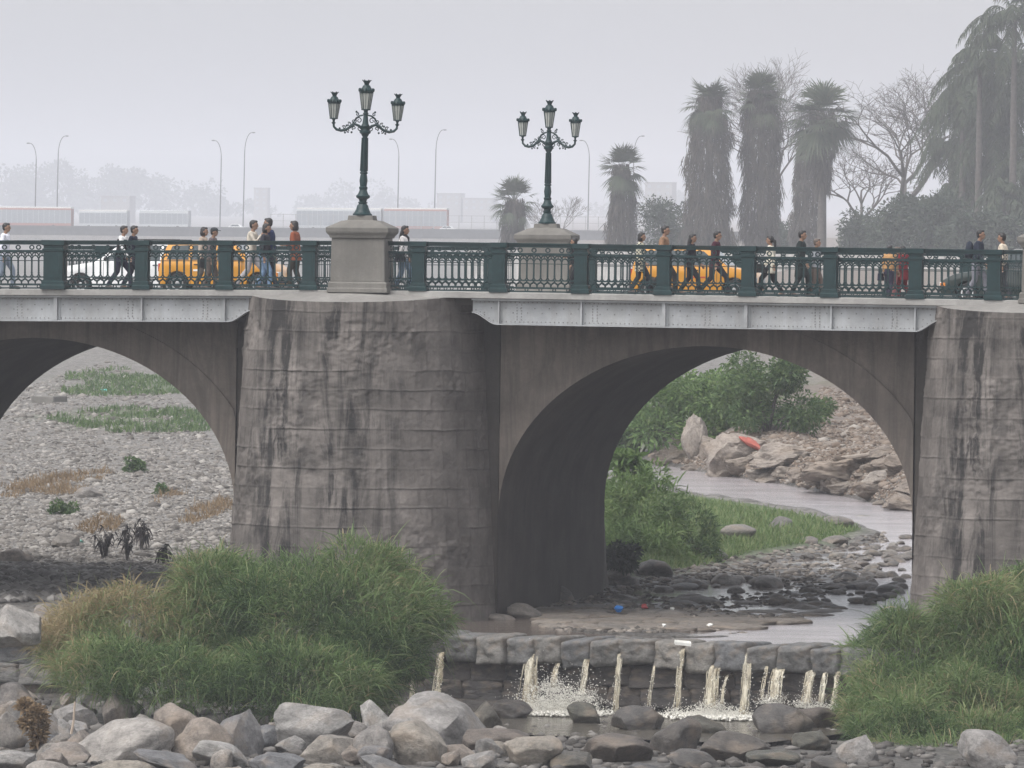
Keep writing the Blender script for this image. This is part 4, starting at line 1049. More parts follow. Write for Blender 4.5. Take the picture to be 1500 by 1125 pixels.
    for sg, sh, el, wr in am:
        tm.ell(sh, (.075,.07,.07), 10, 7)
        if long_sleeve: tm.tube([sh, el, el+(wr-el)*.93], [.066,.056,.043], 10); tm.ell(el, (.056,.056,.056), 8, 6)
        else: tm.tube([sh, sh+(el-sh)*.7], [.066,.06], 10)
    remesh(tm, 'jacket' if long_sleeve else 'shirt', topc if isinstance(topc, bpy.types.Material) else cl(topc), root, .016, 4)
    bm_ = MB()
    if skirt:
        bm_.tube([(0,0,.99),(0,0,.86),(0,0,.62),(.0,0,.46)], [.118,.145,.165,.18], 14, 1.25, up=(1,0,0))
    else:
        bm_.tube([(0,0,.80),(0,0,.90),(0,0,.99)], [.115,.132,.12], 12, 1.4, up=(1,0,0))
        for L in legs: bm_.tube([L[0], L[0]*.45+L[1]*.55, L[1], L[1]*.45+L[2]*.55, L[2]+Vector((0,0,-.015))], [.105,.092,.076,.068,.062], 10)
    remesh(bm_, 'skirt' if skirt else 'trousers', botc if isinstance(botc, bpy.types.Material) else cl(botc), root, .016, 4)
    for L in legs:
        sb = MB(); sb.tube([L[4]+Vector((-.02,0,0)), L[4]+Vector((.05,0,.012)), L[3]+Vector((-.03,0,.004)), L[3]+Vector((.035,0,-.006))], [.042,.052,.046,.026], 10); sb.box(L[4].x-.05, L[3].x+.03, L[3].y-.04, L[3].y+.04, .004, .028)
        remesh(sb, 'shoe', M['shoe'], root, .011, 1)
    hm = MB(); hmat = M[hairm]
    hm.ell(head+Vector((-.028,0,.045)), (.096,.088,.094), 16, 10); hm.ell(head+Vector((-.052,0,0)), (.066,.082,.085), 12, 8); hm.ell(head+Vector((.035,0,.095)), (.06,.066,.034), 12, 6)
    if hair == 'long':
        hm.tube([head+Vector((-.05,0,.02)), head+Vector((-.085,0,-.10)), head+Vector((-.11,0,-.24)), head+Vector((-.10,0,-.36))], [.07,.075,.07,.03], 10, 1.2, up=(1,0,0))
    elif hair == 'bob':
        hm.tube([head+Vector((-.035,0,.03)), head+Vector((-.045,0,-.06)), head+Vector((-.045,0,-.12))], [.085,.088,.07], 12, 1.1, up=(1,0,0))
    elif hair == 'tail':
        hm.tube([head+Vector((-.09,0,.03)), head+Vector((-.15,0,-.02)), head+Vector((-.16,0,-.16)), head+Vector((-.13,0,-.28))], [.03,.045,.04,.012], 8)
    remesh(hm, 'hair', hmat, root, .012, 2)
    for sg in (1,-1): MB().ell(head+Vector((.088, sg*.031, .018)), (.010,.014,.009), 8, 6).build('eye', M['eye'], root, smooth=True)
    if cap:
        cm = MB(); cm.ell(head+Vector((-.008,0,.075)), (.112,.094,.07), 14, 8); cm.tube([head+Vector((.07,0,.065)), head+Vector((.19,0,.045))], [.075,.05], 10, .16, up=(0,1,0))
        remesh(cm, 'cap', cl(cap), root, .012, 2)
    if scarf:
        sm = MB(); sm.tube([neck+Vector((-.06,0,-.01)), neck+Vector((.02,0,-.02)), neck+Vector((.09,0,-.06)), neck+Vector((.10,.02,-.30))], [.08,.085,.06,.045], 10); remesh(sm, 'scarf', cl(scarf), root, .014, 2)
    if vest:
        vm = MB(); vp = [(.86,.142),(1.0,.136),(1.12,.13),(1.30,.148),(1.38,.128)]
        vm.tube([Vector((lean*(z-.8)*1.4, 0, z)) for z, r in vp], [r for z, r in vp], 16, 1.4*build, up=(1,0,0)); remesh(vm, 'vest', cl(vest), root, .016, 2)
    if pack:
        pm = MB(); pm.ell((lean*.6-.22, 0, 1.24), (.11,.15,.22), 12, 10); pm.ell((lean*.6-.29, 0, 1.14), (.06,.11,.11), 10, 8); remesh(pm, 'backpack', cl(pack), root, .016, 3)
    if bag:
        col, bx, bz, by = bag
        bm2 = MB(); bm2.prism([(bx-.15,bz-.12),(bx+.15,bz-.12),(bx+.12,bz+.12),(bx-.12,bz+.12)], by-.05, by+.05); bm2.tube([(bx-.09,by,bz+.11),(bx-.03,by,bz+.3),(bx+.03,by,bz+.3),(bx+.09,by,bz+.11)], .014, 6)
        if bz > .8: bm2.tube([(bx-.08,by,bz+.1),(lean-.02,by*.9,1.46),(bx+.08,by*1.02,bz+.1)], .013, 6)
        bm2.build('handbag', cl(col), root, bevel=.015)
    return root
NAVY, BLACK, JEAN, GREY, OLIVE = (.018,.020,.038), (.012,.012,.014), (.10,.15,.24), (.22,.22,.24), (.045,.04,.032)
person(6, 327, 1, 'person in a white shirt and grey trousers at the left edge of the bridge', (.72,.72,.80), (.20,.24,.30))
person(175, 331, 1, 'person in a dark vest over white sleeves leaning beside the person in the navy suit', (.75,.74,.74), NAVY, 1.4, .75, vest=BLACK, lean=.10)
person(192, 331, 1, 'person in a navy suit walking right in front of the white car', NAVY, (.016,.016,.03), 1.7, .65, lean=.06, ph=1)
person(296, 333, 1, 'bare headed person with dark hair half hidden behind the capped person', (.42,.34,.28), (.09,.08,.07), 2.5, .4, 'bob')
person(307, 334, 1, 'person in a peaked cap and grey brown jacket passing the yellow taxi', (.12,.10,.105), (.105,.085,.075), 1.3, .35, lean=.10, cap=(.04,.045,.05), bag=(BLACK, -.22, .74, .24), arms=('down','down'))
person(367, 323, 1, 'person in a cream jacket and pale grey trousers with arms raised', (.52,.47,.40), (.42,.40,.42), 2.3, .9, lean=.05, arms=('up','up'))
person(386, 328, 1, 'person in a dark top and blue jeans between the cream and the navy jackets', (.03,.03,.04), (.17,.26,.40), 1.4, .5, 'bob', lean=.05, ph=1)
person(397, 320, -1, 'tall person in a navy blue jacket facing the person in blue jeans', (.022,.032,.085), (.03,.035,.05), 2.0, .3, 'short', arms=('bent','bent'), lean=.06)
person(433, 324, -1, 'person in a rust orange jacket facing left near the stone pedestal', (.23,.070,.038), OLIVE, 1.6, .3, 'bob', coat=.12, arms=('bent','down'))
person(590, 331, 1, 'person with long dark hair, white top and black shoulder bag beside the stone pedestal', (.72,.69,.68), (.13,.19,.26), 1.4, .5, 'long', scarf=BLACK, bag=((.02,.018,.03), -.02, .88, -.24))
person(848, 349, -1, 'person in a long black coat half hidden by a railing post before the far pedestal', BLACK, (.015,.015,.018), 2.6, .5, 'short', coat=.30, lean=.14)
person(937, 341, 1, 'person in a black and cream checked coat walking behind the railing', CHECK, (.018,.02,.03), 1.4, .6, 'bob', coat=.22)
person(971, 331, 1, 'tall person in a tan jacket beside the yellow taxi', (.26,.155,.095), (.02,.018,.018), 2.4, .8)
person(1010, 343, 1, 'person dressed in black with long wavy dark hair in front of the yellow taxi', (.014,.013,.02), (.013,.013,.016), 1.4, .75, 'long', lean=.06, ph=1)
person(1046, 339, 1, 'person in a burgundy jacket striding past the front of the yellow taxi', (.055,.013,.024), (.022,.022,.028), 1.6, .95, coat=.12, lean=.06)
person(1130, 346, -1, 'person in a cream coat and black trousers walking left with a dark bag', (.62,.58,.49), BLACK, 1.4, .8, 'tail', coat=.20, bag=((.02,.02,.02), .28, .80, .22))
person(1172, 338, 1, 'tall person in a long dark green coat walking right', (.018,.026,.026), (.015,.018,.018), 1.5, .5, coat=.35)
person(1194, 350, 1, 'balding person in a grey shirt and brown trousers behind the dark green coat', (.36,.37,.40), (.13,.10,.085), 1.9, .4, 'short', 'greyhair')
person(1302, 360, 1, 'person in a mustard jacket with a dark bag under the right railing post', (.40,.23,.10), (.03,.028,.05), 1.3, .3, 'bob', headturn=1.2, bag=((.012,.015,.03), -.05, .70, .28))
person(1312, 362, 1, 'small person squeezed between the mustard jacket and the red clothes', (.30,.18,.12), (.25,.10,.10), 2.6, .2, 'short', 'greyhair')
person(1324, 361, -1, 'person in dark red clothes standing at the right end of the railing', (.17,.012,.018), (.13,.012,.016), 1.5, .3, 'short', coat=.25, headturn=-.5)
person(1430, 337, 1, 'person in a navy hooded jacket and grey jeans walking past the dark car', (.022,.028,.045), (.19,.19,.22), 1.5, .6, lean=.08, pack=(.02,.026,.04))
person(1470, 342, -1, 'person in a cream top facing left at the right edge of the bridge', (.60,.52,.42), (.06,.06,.07), 1.6, .4)

# ------------------------------------------------------------------ vehicles
M['tyre'] = simple('tyre_rubber', (.018,.018,.018), .85)
M['rim'] = simple('steel_rim', (.35,.35,.35), .35, .7)
M['hub'] = simple('white_hubcap', (.7,.7,.7), .35)
M['carglass'] = simple('car_glass', (.05,.065,.07), .06, 0, .05)
M['chrome'] = simple('chrome_trim', (.5,.5,.5), .2, .9)
M['blackplastic'] = simple('black_plastic', (.025,.025,.027), .6)
M['redlens'] = simple('red_lens', (.40,.03,.02), .2); M['ambers'] = simple('amber_lens', (.65,.22,.03), .2); M['clearlens'] = simple('clear_lens', (.6,.62,.62), .12)
PAINT = {'yellow': simple('taxi_yellow_paint', (.62,.28,.025), .3, 0, .06, 2, .4), 'white': simple('white_car_paint', (.80,.80,.80), .3, 0, .04, 2, .4), 'dark': simple('dark_green_paint', (.018,.028,.024), .28, 0, .1, 2, .5), 'decal': simple('white_decal', (.75,.72,.68), .5), 'red': simple('red_decal', (.45,.05,.03), .5)}
def car(px_front, Y, dirn, L, Hh, Wd, paint, label, shape, hub='rim', rack=False, taxi=False):
    """local: x forward from rear bumper 0 to L; y to the left"""
    fx = at(px_front, 415, Y).x; z0 = zd(fx)-.118
    root = empty('car', (fx-dirn*L, Y, z0), 0 if dirn > 0 else math.pi, label, 'car')
    wr = .27; xa, xf = shape['wheels']; belt = shape['belt']; gl = .19
    lower = [(0.03,.30),(0,.55)]+shape['tail']
    hood = shape['hood']
    # lower body outline with wheel arches
    def archp(xc): return [(xc+(wr+.055)*math.cos(a), .27+(wr+.055)*math.sin(a)) for a in np.linspace(math.pi*1.06, -math.pi*.06, 12)]
    out = [(.03,gl+.03)]+archp(xa)+archp(xf)+[(L-.06,gl+.03),(L,.36)]+hood[::-1]+shape['tail'][::-1]+[(0,.36)]
    hwid = Wd/2
    mb = MB(); mb.prism(out, -hwid, hwid)
    mb.build('body', PAINT[paint], root, smooth=True, bevel=.03, angle=35)
    # cabin: tapered from belt to roof
    cab = shape['cabin']                                       # [(x,z)...] belt rear, roof rear .. roof front, belt front
    def hwz(z): return hwid*.97-(z-belt)*.22 if z > belt else hwid*.97
    mb = MB(); n = len(cab); vs = [(x, s*hwz(z), z) for s in (-1, 1) for x, z in cab]
    mb.add(vs, [tuple(range(n-1,-1,-1)), tuple(range(n, 2*n))]+[(i, (i+1) % n, n+(i+1) % n, n+i) for i in range(n)])
    mb.build('cabin', PAINT[paint], root, smooth=True, bevel=.025, angle=35)
    zt = max(z for x, z in cab)
    for wn in shape['windows']:
        for s in (-1, 1):
            vs = [(x, s*(hwz(z)+.006), z) for x, z in wn]+[(x, s*(hwz(z)-.01), z) for x, z in wn]; k = len(wn)
            MB().add(vs, [tuple(range(k)), tuple(range(2*k-1,k-1,-1))]+[(i, i+k, (i+1) % k+k, (i+1) % k) for i in range(k)]).build('side_window', M['carglass'], root)
    for (a, b) in (shape['screen_f'], shape['screen_r']):
        dx = (b[0]-a[0]); dz = (b[1]-a[1]); nl = math.hypot(dx, dz); nx, nz = dz/nl*.012, -dx/nl*.012
        if nx*(1 if a is shape['screen_f'][0] else -1) < 0: nx, nz = -nx, -nz
        def P(t, s, o): x, z = a[0]+dx*t, a[1]+dz*t; return (x+nx*o, s*(hwz(z)-.07), z+nz*o)
        vs = [P(.08,-1,1),P(.08,1,1),P(.92,1,1),P(.92,-1,1),P(.08,-1,-1),P(.08,1,-1),P(.92,1,-1),P(.92,-1,-1)]
        MB().add(vs, [(0,1,2,3),(7,6,5,4),(0,4,5,1),(1,5,6,2),(2,6,7,3),(3,7,4,0)]).build('windscreen' if a is shape['screen_f'][0] else 'rear_window', M['carglass'], root)
    for xc in (xa, xf):
        for s in (-1, 1):
            wl = bpy.data.objects.new('wheel', None); link(wl, root); wl.location = (xc, s*(hwid-.10), .27)
            Rm = Matrix.Rotation(math.pi/2, 4, 'X')
            MB().frusta([(-.08,.17),(-.085,.235),(-.06,.268),(.06,.268),(.085,.235),(.08,.17)], 24, 0, M=Rm).build('tyre', M['tyre'], wl, smooth=True, angle=40)
            rm = MB(); rm.frusta([(-.075,.165),(.075,.165)], 20, 0, M=Rm)
            for sd_ in (-1, 1):
                rm.frusta([(sd_*.074,.172),(sd_*.088,.165),(sd_*.082,.14),(sd_*.07,.08),(sd_*.086,.05),(sd_*.088,.01)], 20, 0, M=Rm)
            rm.build('rim', M[hub], wl, smooth=True, angle=40)
    MB().box(L-.07, L+.05, -hwid*.96, hwid*.96, .30, .46).build('bumper', M['blackplastic'] if paint != 'white' else PAINT['white'], root, bevel=.03)
    MB().box(-.05, .07, -hwid*.96, hwid*.96, .30, .46).build('bumper', M['blackplastic'] if paint != 'white' else PAINT['white'], root, bevel=.03)
    hz = hood[-1][1]
    for s in (-1, 1):
        MB().box(L-.10, L+.012, s*hwid*.72-.15, s*hwid*.72+.15, hz-.20, hz-.06).build('headlight', M['clearlens'], root, bevel=.02)
        MB().box(L-.16, L-.02, s*(hwid-.02)-.03, s*(hwid-.02)+.03, hz-.20, hz-.08).build('indicator', M['ambers'], root, bevel=.01)
        MB().box(-.012, .10, s*hwid*.86-.09, s*hwid*.86+.085, .58, .80).build('tail_light', M['redlens'], root, bevel=.015)
        for xd in shape['doors']: 
            MB().box(xd, xd+.14, s*(hwid+.002)-.012, s*(hwid+.002)+.018*s if s > 0 else s*(hwid+.002)+.012, belt-.10, belt-.07).build('door_handle', M['blackplastic'], root)
        mm = MB(); mx = shape['mirror']; mm.ell((mx, s*(hwid+.09), belt+.07), (.05,.08,.06), 10, 6); mm.tube([(mx, s*(hwid-.05), belt+.03), (mx, s*(hwid+.05), belt+.06)], .02, 6); mm.build('mirror', M['blackplastic'], root, smooth=True)
        # door seams and sill trim
        sm = MB()
        for xs_ in shape['seams']: sm.box(xs_-.006, xs_+.006, s*hwid-.004, s*hwid+.004, .26, belt-.005)
        sm.box(xa+.4, xf-.4, s*hwid-.006, s*hwid+.012, .42, .455); sm.build('seam', M['blackplastic'], root)
    if rack:
        rk = MB()
        for s in (-1, 1): rk.tube([(shape['rack'][0], s*hwid*.7, zt), (shape['rack'][0]+.1, s*hwid*.7, zt+.06), (shape['rack'][1]-.1, s*hwid*.7, zt+.06), (shape['rack'][1], s*hwid*.7, zt)], .018, 6)
        rk.build('roof_rack', M['blackplastic'], root)
    if taxi:
        for s in (-1, 1):
            MB().box(shape['seams'][0]+.08, shape['seams'][0]+.40, s*hwid-.003, s*hwid+.003, .60, .65).build('door_stripe', PAINT['decal'], root)
            MB().box(shape['seams'][1]+.10, shape['seams'][1]+.45, s*hwid-.003, s*hwid+.003, .57, .61).build('door_stripe', PAINT['red'], root)
    return root
hatch = dict(wheels=(.52,2.75), belt=.86, tail=[(-.0,.62),(.06,.86)], hood=[(.06,.86),(2.45,.88),(3.05,.80),(3.22,.66)], cabin=[(.03,.84),(.22,1.30),(.34,1.38),(1.9,1.40),(2.0,1.37),(2.58,.86)],
    windows=[[(.22,.90),(.36,1.27),(.82,1.29),(.82,.90)],[(.92,.90),(.92,1.29),(1.50,1.29),(1.50,.90)],[(1.60,.90),(1.60,1.29),(1.93,1.27),(2.36,.90)]], screen_f=((2.58,.86),(2.0,1.37)), screen_r=((.03,.84),(.22,1.30)), doors=(.98,1.66), mirror=2.28, seams=(.88,1.55,2.30), rack=(.6,1.8))
car(418, 5.6, 1, 3.3, 1.4, 1.45, 'yellow', 'yellow hatchback taxi left of the stone pedestal', hatch, taxi=True)
car(1113, 5.6, 1, 3.3, 1.4, 1.45, 'yellow', 'yellow hatchback taxi right of the far pedestal beyond the tan jacket', hatch, taxi=True)
sedan = dict(wheels=(.75,3.35), belt=.90, tail=[(0,.62),(.05,.90)], hood=[(.05,.90),(2.75,.92),(3.7,.78),(4.0,.62)], cabin=[(.10,.89),(.42,1.38),(.6,1.45),(2.05,1.46),(2.2,1.42),(2.98,.88)],
    windows=[[(.34,.95),(.56,1.34),(1.0,1.36),(1.0,.95)],[(1.10,.95),(1.10,1.36),(1.75,1.36),(1.75,.95)],[(1.86,.95),(1.86,1.36),(2.15,1.33),(2.70,.95)]], screen_f=((2.98,.88),(2.2,1.42)), screen_r=((.10,.89),(.42,1.38)), doors=(1.15,1.95), mirror=2.62, seams=(1.05,1.80,2.70), rack=(.5,2.0))
car(97, 11.6, -1, 4.0, 1.46, 1.62, 'white', 'white hatchback with a roof rack behind the yellow taxi', sedan, 'rim', rack=True)
car(1384, 11.6, -1, 4.1, 1.5, 1.66, 'dark', 'dark green car with white hubcaps at the right end of the bridge', sedan, 'hub')

# ------------------------------------------------------------------ vegetation
M['thicket'] = leafy('reed_grass_leaves', [(.040,.072,.028),(.088,.150,.052),(.150,.225,.082),(.24,.285,.13),(.29,.235,.13),(.40,.32,.19)], .55, .4)
M['bush'] = leafy('bush_leaves', [(.045,.085,.035),(.075,.13,.05),(.115,.175,.062),(.16,.205,.08)], .55, .35)
M['lush'] = leafy('lush_leaves', [(.07,.125,.045),(.115,.19,.065),(.16,.245,.08),(.22,.29,.11)], .5, .4)
M['darkbush'] = leafy('dark_bush_leaves', [(.028,.045,.03),(.05,.07,.045),(.075,.095,.06)], .6, .2)
M['dry'] = leafy('dry_grass', [(.15,.10,.058),(.22,.155,.09),(.28,.21,.13)], .8, .2)
M['dead'] = leafy('withered_leaves', [(.018,.016,.018),(.035,.03,.03)], .8, .05)
M['palm'] = leafy('palm_fronds', [(.035,.05,.03),(.06,.08,.045),(.09,.10,.06)], .6, .15)
M['thatch'] = leafy('dead_palm_fronds', [(.05,.045,.038),(.085,.075,.062),(.13,.115,.095)], .9, .05)
M['bark'] = simple('grey_bark', (.085,.075,.066), .9, 0, .3, 3)
M['twig'] = simple('bare_twigs', (.075,.066,.058), .9, 0, .2, 3)

def unit(v): return v/np.maximum(1e-9, np.linalg.norm(v, axis=-1, keepdims=True))
def ribbons(P, D, L, W, droop, nseg=3, r=rng, prof=None, side=None):
    n = len(P); D = unit(D); t = np.linspace(0, 1, nseg+1)
    sd_ = unit(np.cross(D, r.normal(size=(n, 3)))) if side is None else unit(side)
    w = np.interp(t, [0, .35, .75, 1], prof or [.6, 1, .6, .04])
    L = np.broadcast_to(L, (n,)); W = np.broadcast_to(W, (n,)); dr = np.broadcast_to(droop, (n,))
    C = P[:,None]+D[:,None]*(L[:,None]*t)[...,None]; C[...,2] -= (dr*L)[:,None]*t**2
    A = C-sd_[:,None]*(W[:,None]*w/2)[...,None]; B = C+sd_[:,None]*(W[:,None]*w/2)[...,None]
    V = np.stack([A, B], 2).reshape(n, -1, 3); k = 2*(nseg+1)
    f = np.array([[2*i, 2*i+1, 2*i+3, 2*i+2] for i in range(nseg)])
    return V.reshape(-1, 3), (f[None]+(np.arange(n)*k)[:,None,None]).reshape(-1, 4), k
def rib_obj(name, mat, parts, parent=None, loc=None):
    Vs, Fs, T = [], [], []; b = 0
    for (V, Fq, k, tint) in parts:
        Vs.append(V); Fs.append(Fq+b); b += len(V); T.append(np.repeat(tint, k))
    return np_mesh(name, np.concatenate(Vs), [np.concatenate(Fs)], mat, parent, attrs={'tint': np.concatenate(T)})
def thicket(blobs, n, label, tintf, seed, depth=178.0, L=(.26,.66), W=.020, name='grass_thicket', mat='thicket', cat='grass'):
    r = np.random.default_rng(seed); parts = []
    kids = []
    for (px, py, rx_, ry_, dz) in blobs:                      # smaller tufts break the outline of each clump
        for j in range(6):
            a = r.uniform(-.6, 3.74); kids.append((px+.82*rx_*math.cos(a), py-.82*ry_*math.sin(a), rx_*r.uniform(.22, .4), ry_*r.uniform(.25, .45), dz+r.uniform(-.6, .6)))
    blobs = blobs+kids
    vol = sum(b[2]*b[3] for b in blobs)
    for (px, py, rx_, ry_, dz) in blobs:
        m = int(n*rx_*ry_/vol); c = np.array(far(px, py, depth+dz)[:]); sc = F/(depth+dz)
        d = unit(r.normal(size=(m, 3))); rad = r.uniform(.45, 1, m)**.5
        R3 = np.array([rx_/sc, rx_/sc*.75, ry_/sc])
        wob = 1+.22*fbm(d[:,0]*3+c[0], d[:,2]*3+d[:,1], seed)*2
        P = c+d*rad[:,None]*R3*wob[:,None]; P[:,2] -= .15
        D = d*np.array([.75,.75,.35])+np.array([0,0,.75])+r.normal(0, .38, (m, 3))
        Ln = r.uniform(L[0], L[1], m)*(1+(r.random(m) < .10)*.8); V, Fq, k = ribbons(P, D, Ln, W*r.uniform(.5, 1.4, m), r.uniform(.2, 1.15, m), 4, r)
        # pixel position only to find which clump of the plant is straw coloured
        clump = vn(P[:,0]*.9, P[:,2]*1.1+P[:,1]*.5, seed+4)
        parts.append((V, Fq, k, np.clip(tintf(P, r)+.42*(clump-.5)+r.normal(0, .15, m), 0, 1)))
    o = rib_obj(name, M[mat], parts); return tag(o, label, cat)
x300 = far(300, 900, 178).x; x200 = far(190, 900, 178).x; xm = far(60, 900, 178).x
def tint_l(P, r):
    f = np.clip((x300+.8-P[:,0])/(x300-xm), 0, 1); top = np.clip((P[:,2]+9.2)/2, 0, 1)
    return .27+.62*f*(.35+.9*top)*(r.random(len(P)) < .35+.75*f) + .12*(r.random(len(P)) < .08)*3
thicket([(475,912,145,112,0),(570,892,88,84,1),(545,950,70,70,0),(350,910,130,98,1),(215,930,130,76,1),(120,925,60,64,0),(430,985,120,58,-2),(250,985,110,45,-2),(520,985,50,70,-1),(330,850,60,40,2),(150,975,80,40,-2)], 72000,
        'tall green reed grass, straw coloured at its left, before the central pier', tint_l, 51)
thicket([(1450,950,112,98,0),(1345,972,98,80,0),(1490,995,100,90,-1),(1310,1015,74,62,-1),(1420,1035,110,66,-2),(1285,975,54,56,1),(1520,915,90,90,1),(1430,1078,120,46,-4),(1325,1068,76,46,-4),(1390,1100,120,30,-6),(1290,1040,50,50,-2)], 62000,
        'tall green reed grass in front of the right pier', lambda P, r: .30+.10*r.random(len(P))+.35*(r.random(len(P)) < .07), 52)

def bush(px, py, w_, h_, Y, n, leaf, mat, label, name='bush', seed=1, up=.3, stems=True, base=None, cat='bush', lean=0):
    r = np.random.default_rng(seed); b = at(px, py, Y) if Y else Vector(gnd(px, py)[0]); Y = Y or b.y
    sc = (at(px+100, py, Y)-b).length/100; wr = w_*sc/2; hh = h_*sc
    root = empty(name, (b.x, b.y, b.z), 0, label, cat)
    cl_ = []; nc = max(9, int(14*wr*hh/6)) if wr*hh > 1 else 7
    for k in range(min(nc, 40)):
        a = r.uniform(0, 6.28); q = r.random()**.5; z = r.uniform(.08, .85)
        wid = wr*(1-.55*max(0, z-.45))
        cl_.append((np.array([math.cos(a)*q*wid*.85, math.sin(a)*q*wid*.7, z*hh]), r.uniform(.28, .5)*min(wr, hh*.8)))
    m = n//len(cl_); parts = []
    for c, cr in cl_:
        d = unit(r.normal(size=(m, 3))); P = c+d*(cr*r.uniform(.5, 1.05, m)[:,None])*np.array([1,1,.85])
        P[:,2] = np.maximum(P[:,2], .02)
        D = d*.8+np.array([0,0,up])+r.normal(0, .5, (m, 3)); Ln = leaf*r.uniform(.7, 1.6, m)
        V, Fq, k = ribbons(P, D, Ln, Ln*.42, .35, 2, r); parts.append((V, Fq, k, np.clip(r.normal(.45, .22, m)+.25*(r.random()-.5), 0, 1)))
    rib_obj('crown', mat, parts, root)
    if stems:
        mb = MB()
        for c, cr in cl_[:12]:
            mb.tube([(0,0,-.2), tuple(c*np.array([.35,.35,.5])), tuple(c)], [.05*hh/3+.01, .03*hh/3+.008, .01], 5)
        mb.build('trunk', M['bark'], root)
    return root
dpt = (Vector(gnd(960, 812)[0])-CAM).dot(FW)
thicket([(925,752,42,66,0),(958,752,46,70,1),(905,808,36,52,-1),(950,812,52,50,-1),(890,770,30,70,1)], 8000, 'light green leafy shrub growing beside the right wall of the arch', lambda P, r: .35+.5*r.random(len(P)), 53, dpt, (.16,.40), .045, 'shrub', 'lush', 'shrub')
thicket([(1005,778,42,62,0),(1020,818,34,40,-1),(985,812,36,44,0)], 4500, 'darker green shrub between the leafy shrub and the grass island', lambda P, r: .25+.5*r.random(len(P)), 54, dpt+2, (.14,.36), .045, 'shrub', 'bush', 'shrub')
def yd(px, py): return float(gnd(px, py)[0][1])
# under the right arch
bush(1020, 655, 230, 118, None, 13000, .17, M['lush'], 'wide green bush sprawling behind the broken concrete slabs', seed=3)
bush(1125, 632, 150, 112, None, 10000, .15, M['bush'], 'darker rounded bush behind the green bush on the far bank', seed=4)
bush(935, 668, 120, 80, None, 7000, .20, M['bush'], 'tall light green bush at the bend of the river seen through the right arch', seed=5, up=.9)
bush(1180, 618, 90, 34, None, 2500, .14, M['bush'], 'low green bush trailing right of the dark bush', seed=6)
bush(905, 852, 60, 52, None, 2200, .13, M['darkbush'], 'low dark bush at the foot of the arch wall', seed=9)
bush(925, 704, 60, 44, 30, 420, .26, M['lush'], 'broad leaved young plant at the top of the bush by the arch wall', seed=10, name='young_plant', cat='plant')
def grass_patch(poly, n, L, W, mat, label, seed, tl=(.2,.8), name='grass', cat='grass', gr=1.35, thr=.62):
    r = np.random.default_rng(seed); cx_ = sum(p[0] for p in poly)/len(poly); cy_ = sum(p[1] for p in poly)/len(poly); P = scatter_px([(cx_+(a-cx_)*gr, cy_+(b-cy_)*gr) for a, b in poly], n, seed); P = P[vn(P[:,0]*.55, P[:,1]*.12, seed+2)+.35*vn(P[:,0]*1.7, P[:,1]*.5, seed+3) > thr]; m = len(P)
    D = np.array([0,0,1.0])+r.normal(0, .32, (m, 3)); Ln = r.uniform(L[0], L[1], m)
    V, Fq, k = ribbons(P, D, Ln, W*r.uniform(.7, 1.3, m), r.uniform(.1, .7, m), 2, r)
    return tag(rib_obj(name, mat, [(V, Fq, k, r.uniform(tl[0], tl[1], m))]), label, cat, kind='stuff')
grass_patch([(880,715),(1010,730),(1100,744),(1200,760),(1262,776),(1210,792),(1110,806),(1030,830),(940,842),(880,830)], 20000, (.14,.42), .03, M['thicket'], 'green grass covering the low island beside the river under the right arch', 61, (.2,.66), gr=1.0, thr=.0)
grass_patch([(120,552),(180,546),(250,556),(275,574),(180,580),(115,574)], 3500, (.2,.5), .07, M['bush'], 'upper patch of green weeds on the riverbed beyond the left arch', 62)
grass_patch([(105,614),(180,602),(260,604),(335,614),(300,628),(170,630)], 4500, (.2,.55), .06, M['bush'], 'lower patch of green weeds on the riverbed beyond the left arch', 63)
grass_patch([(35,716),(70,702),(140,696),(192,704),(180,714),(90,722)], 3200, (.2,.5), .03, M['dry'], 'brown dry grass strip behind the large pale boulder on the riverbed', 64, name='dry_grass')
grass_patch([(225,746),(250,728),(310,734),(332,744),(280,764),(245,762)], 2600, (.2,.5), .03, M['dry'], 'brown dry grass strip near the central pier seen through the left arch', 65, name='dry_grass')
grass_patch([(-40,722),(0,712),(40,716),(20,728)], 700, (.2,.4), .03, M['dry'], 'small dry grass strip at the left edge of the riverbed', 66, name='dry_grass')
grass_patch([(120,775),(150,758),(175,765),(160,785)], 800, (.15,.4), .03, M['dry'], 'sparse reddish dry weeds above the dark stream', 67, name='dry_grass')
bush(196, 692, 34, 24, yd(196, 692), 700, .14, M['bush'], 'small bush alone on the pale gravel beyond the left arch', seed=11, stems=False)
bush(92, 754, 38, 20, yd(92, 754), 700, .12, M['bush'], 'low shrub left of the dry weeds on the riverbed', seed=12, stems=False)
bush(234, 724, 20, 14, yd(234, 724), 300, .12, M['bush'], 'tiny green tuft between the two strips of dry grass', seed=13, stems=False)
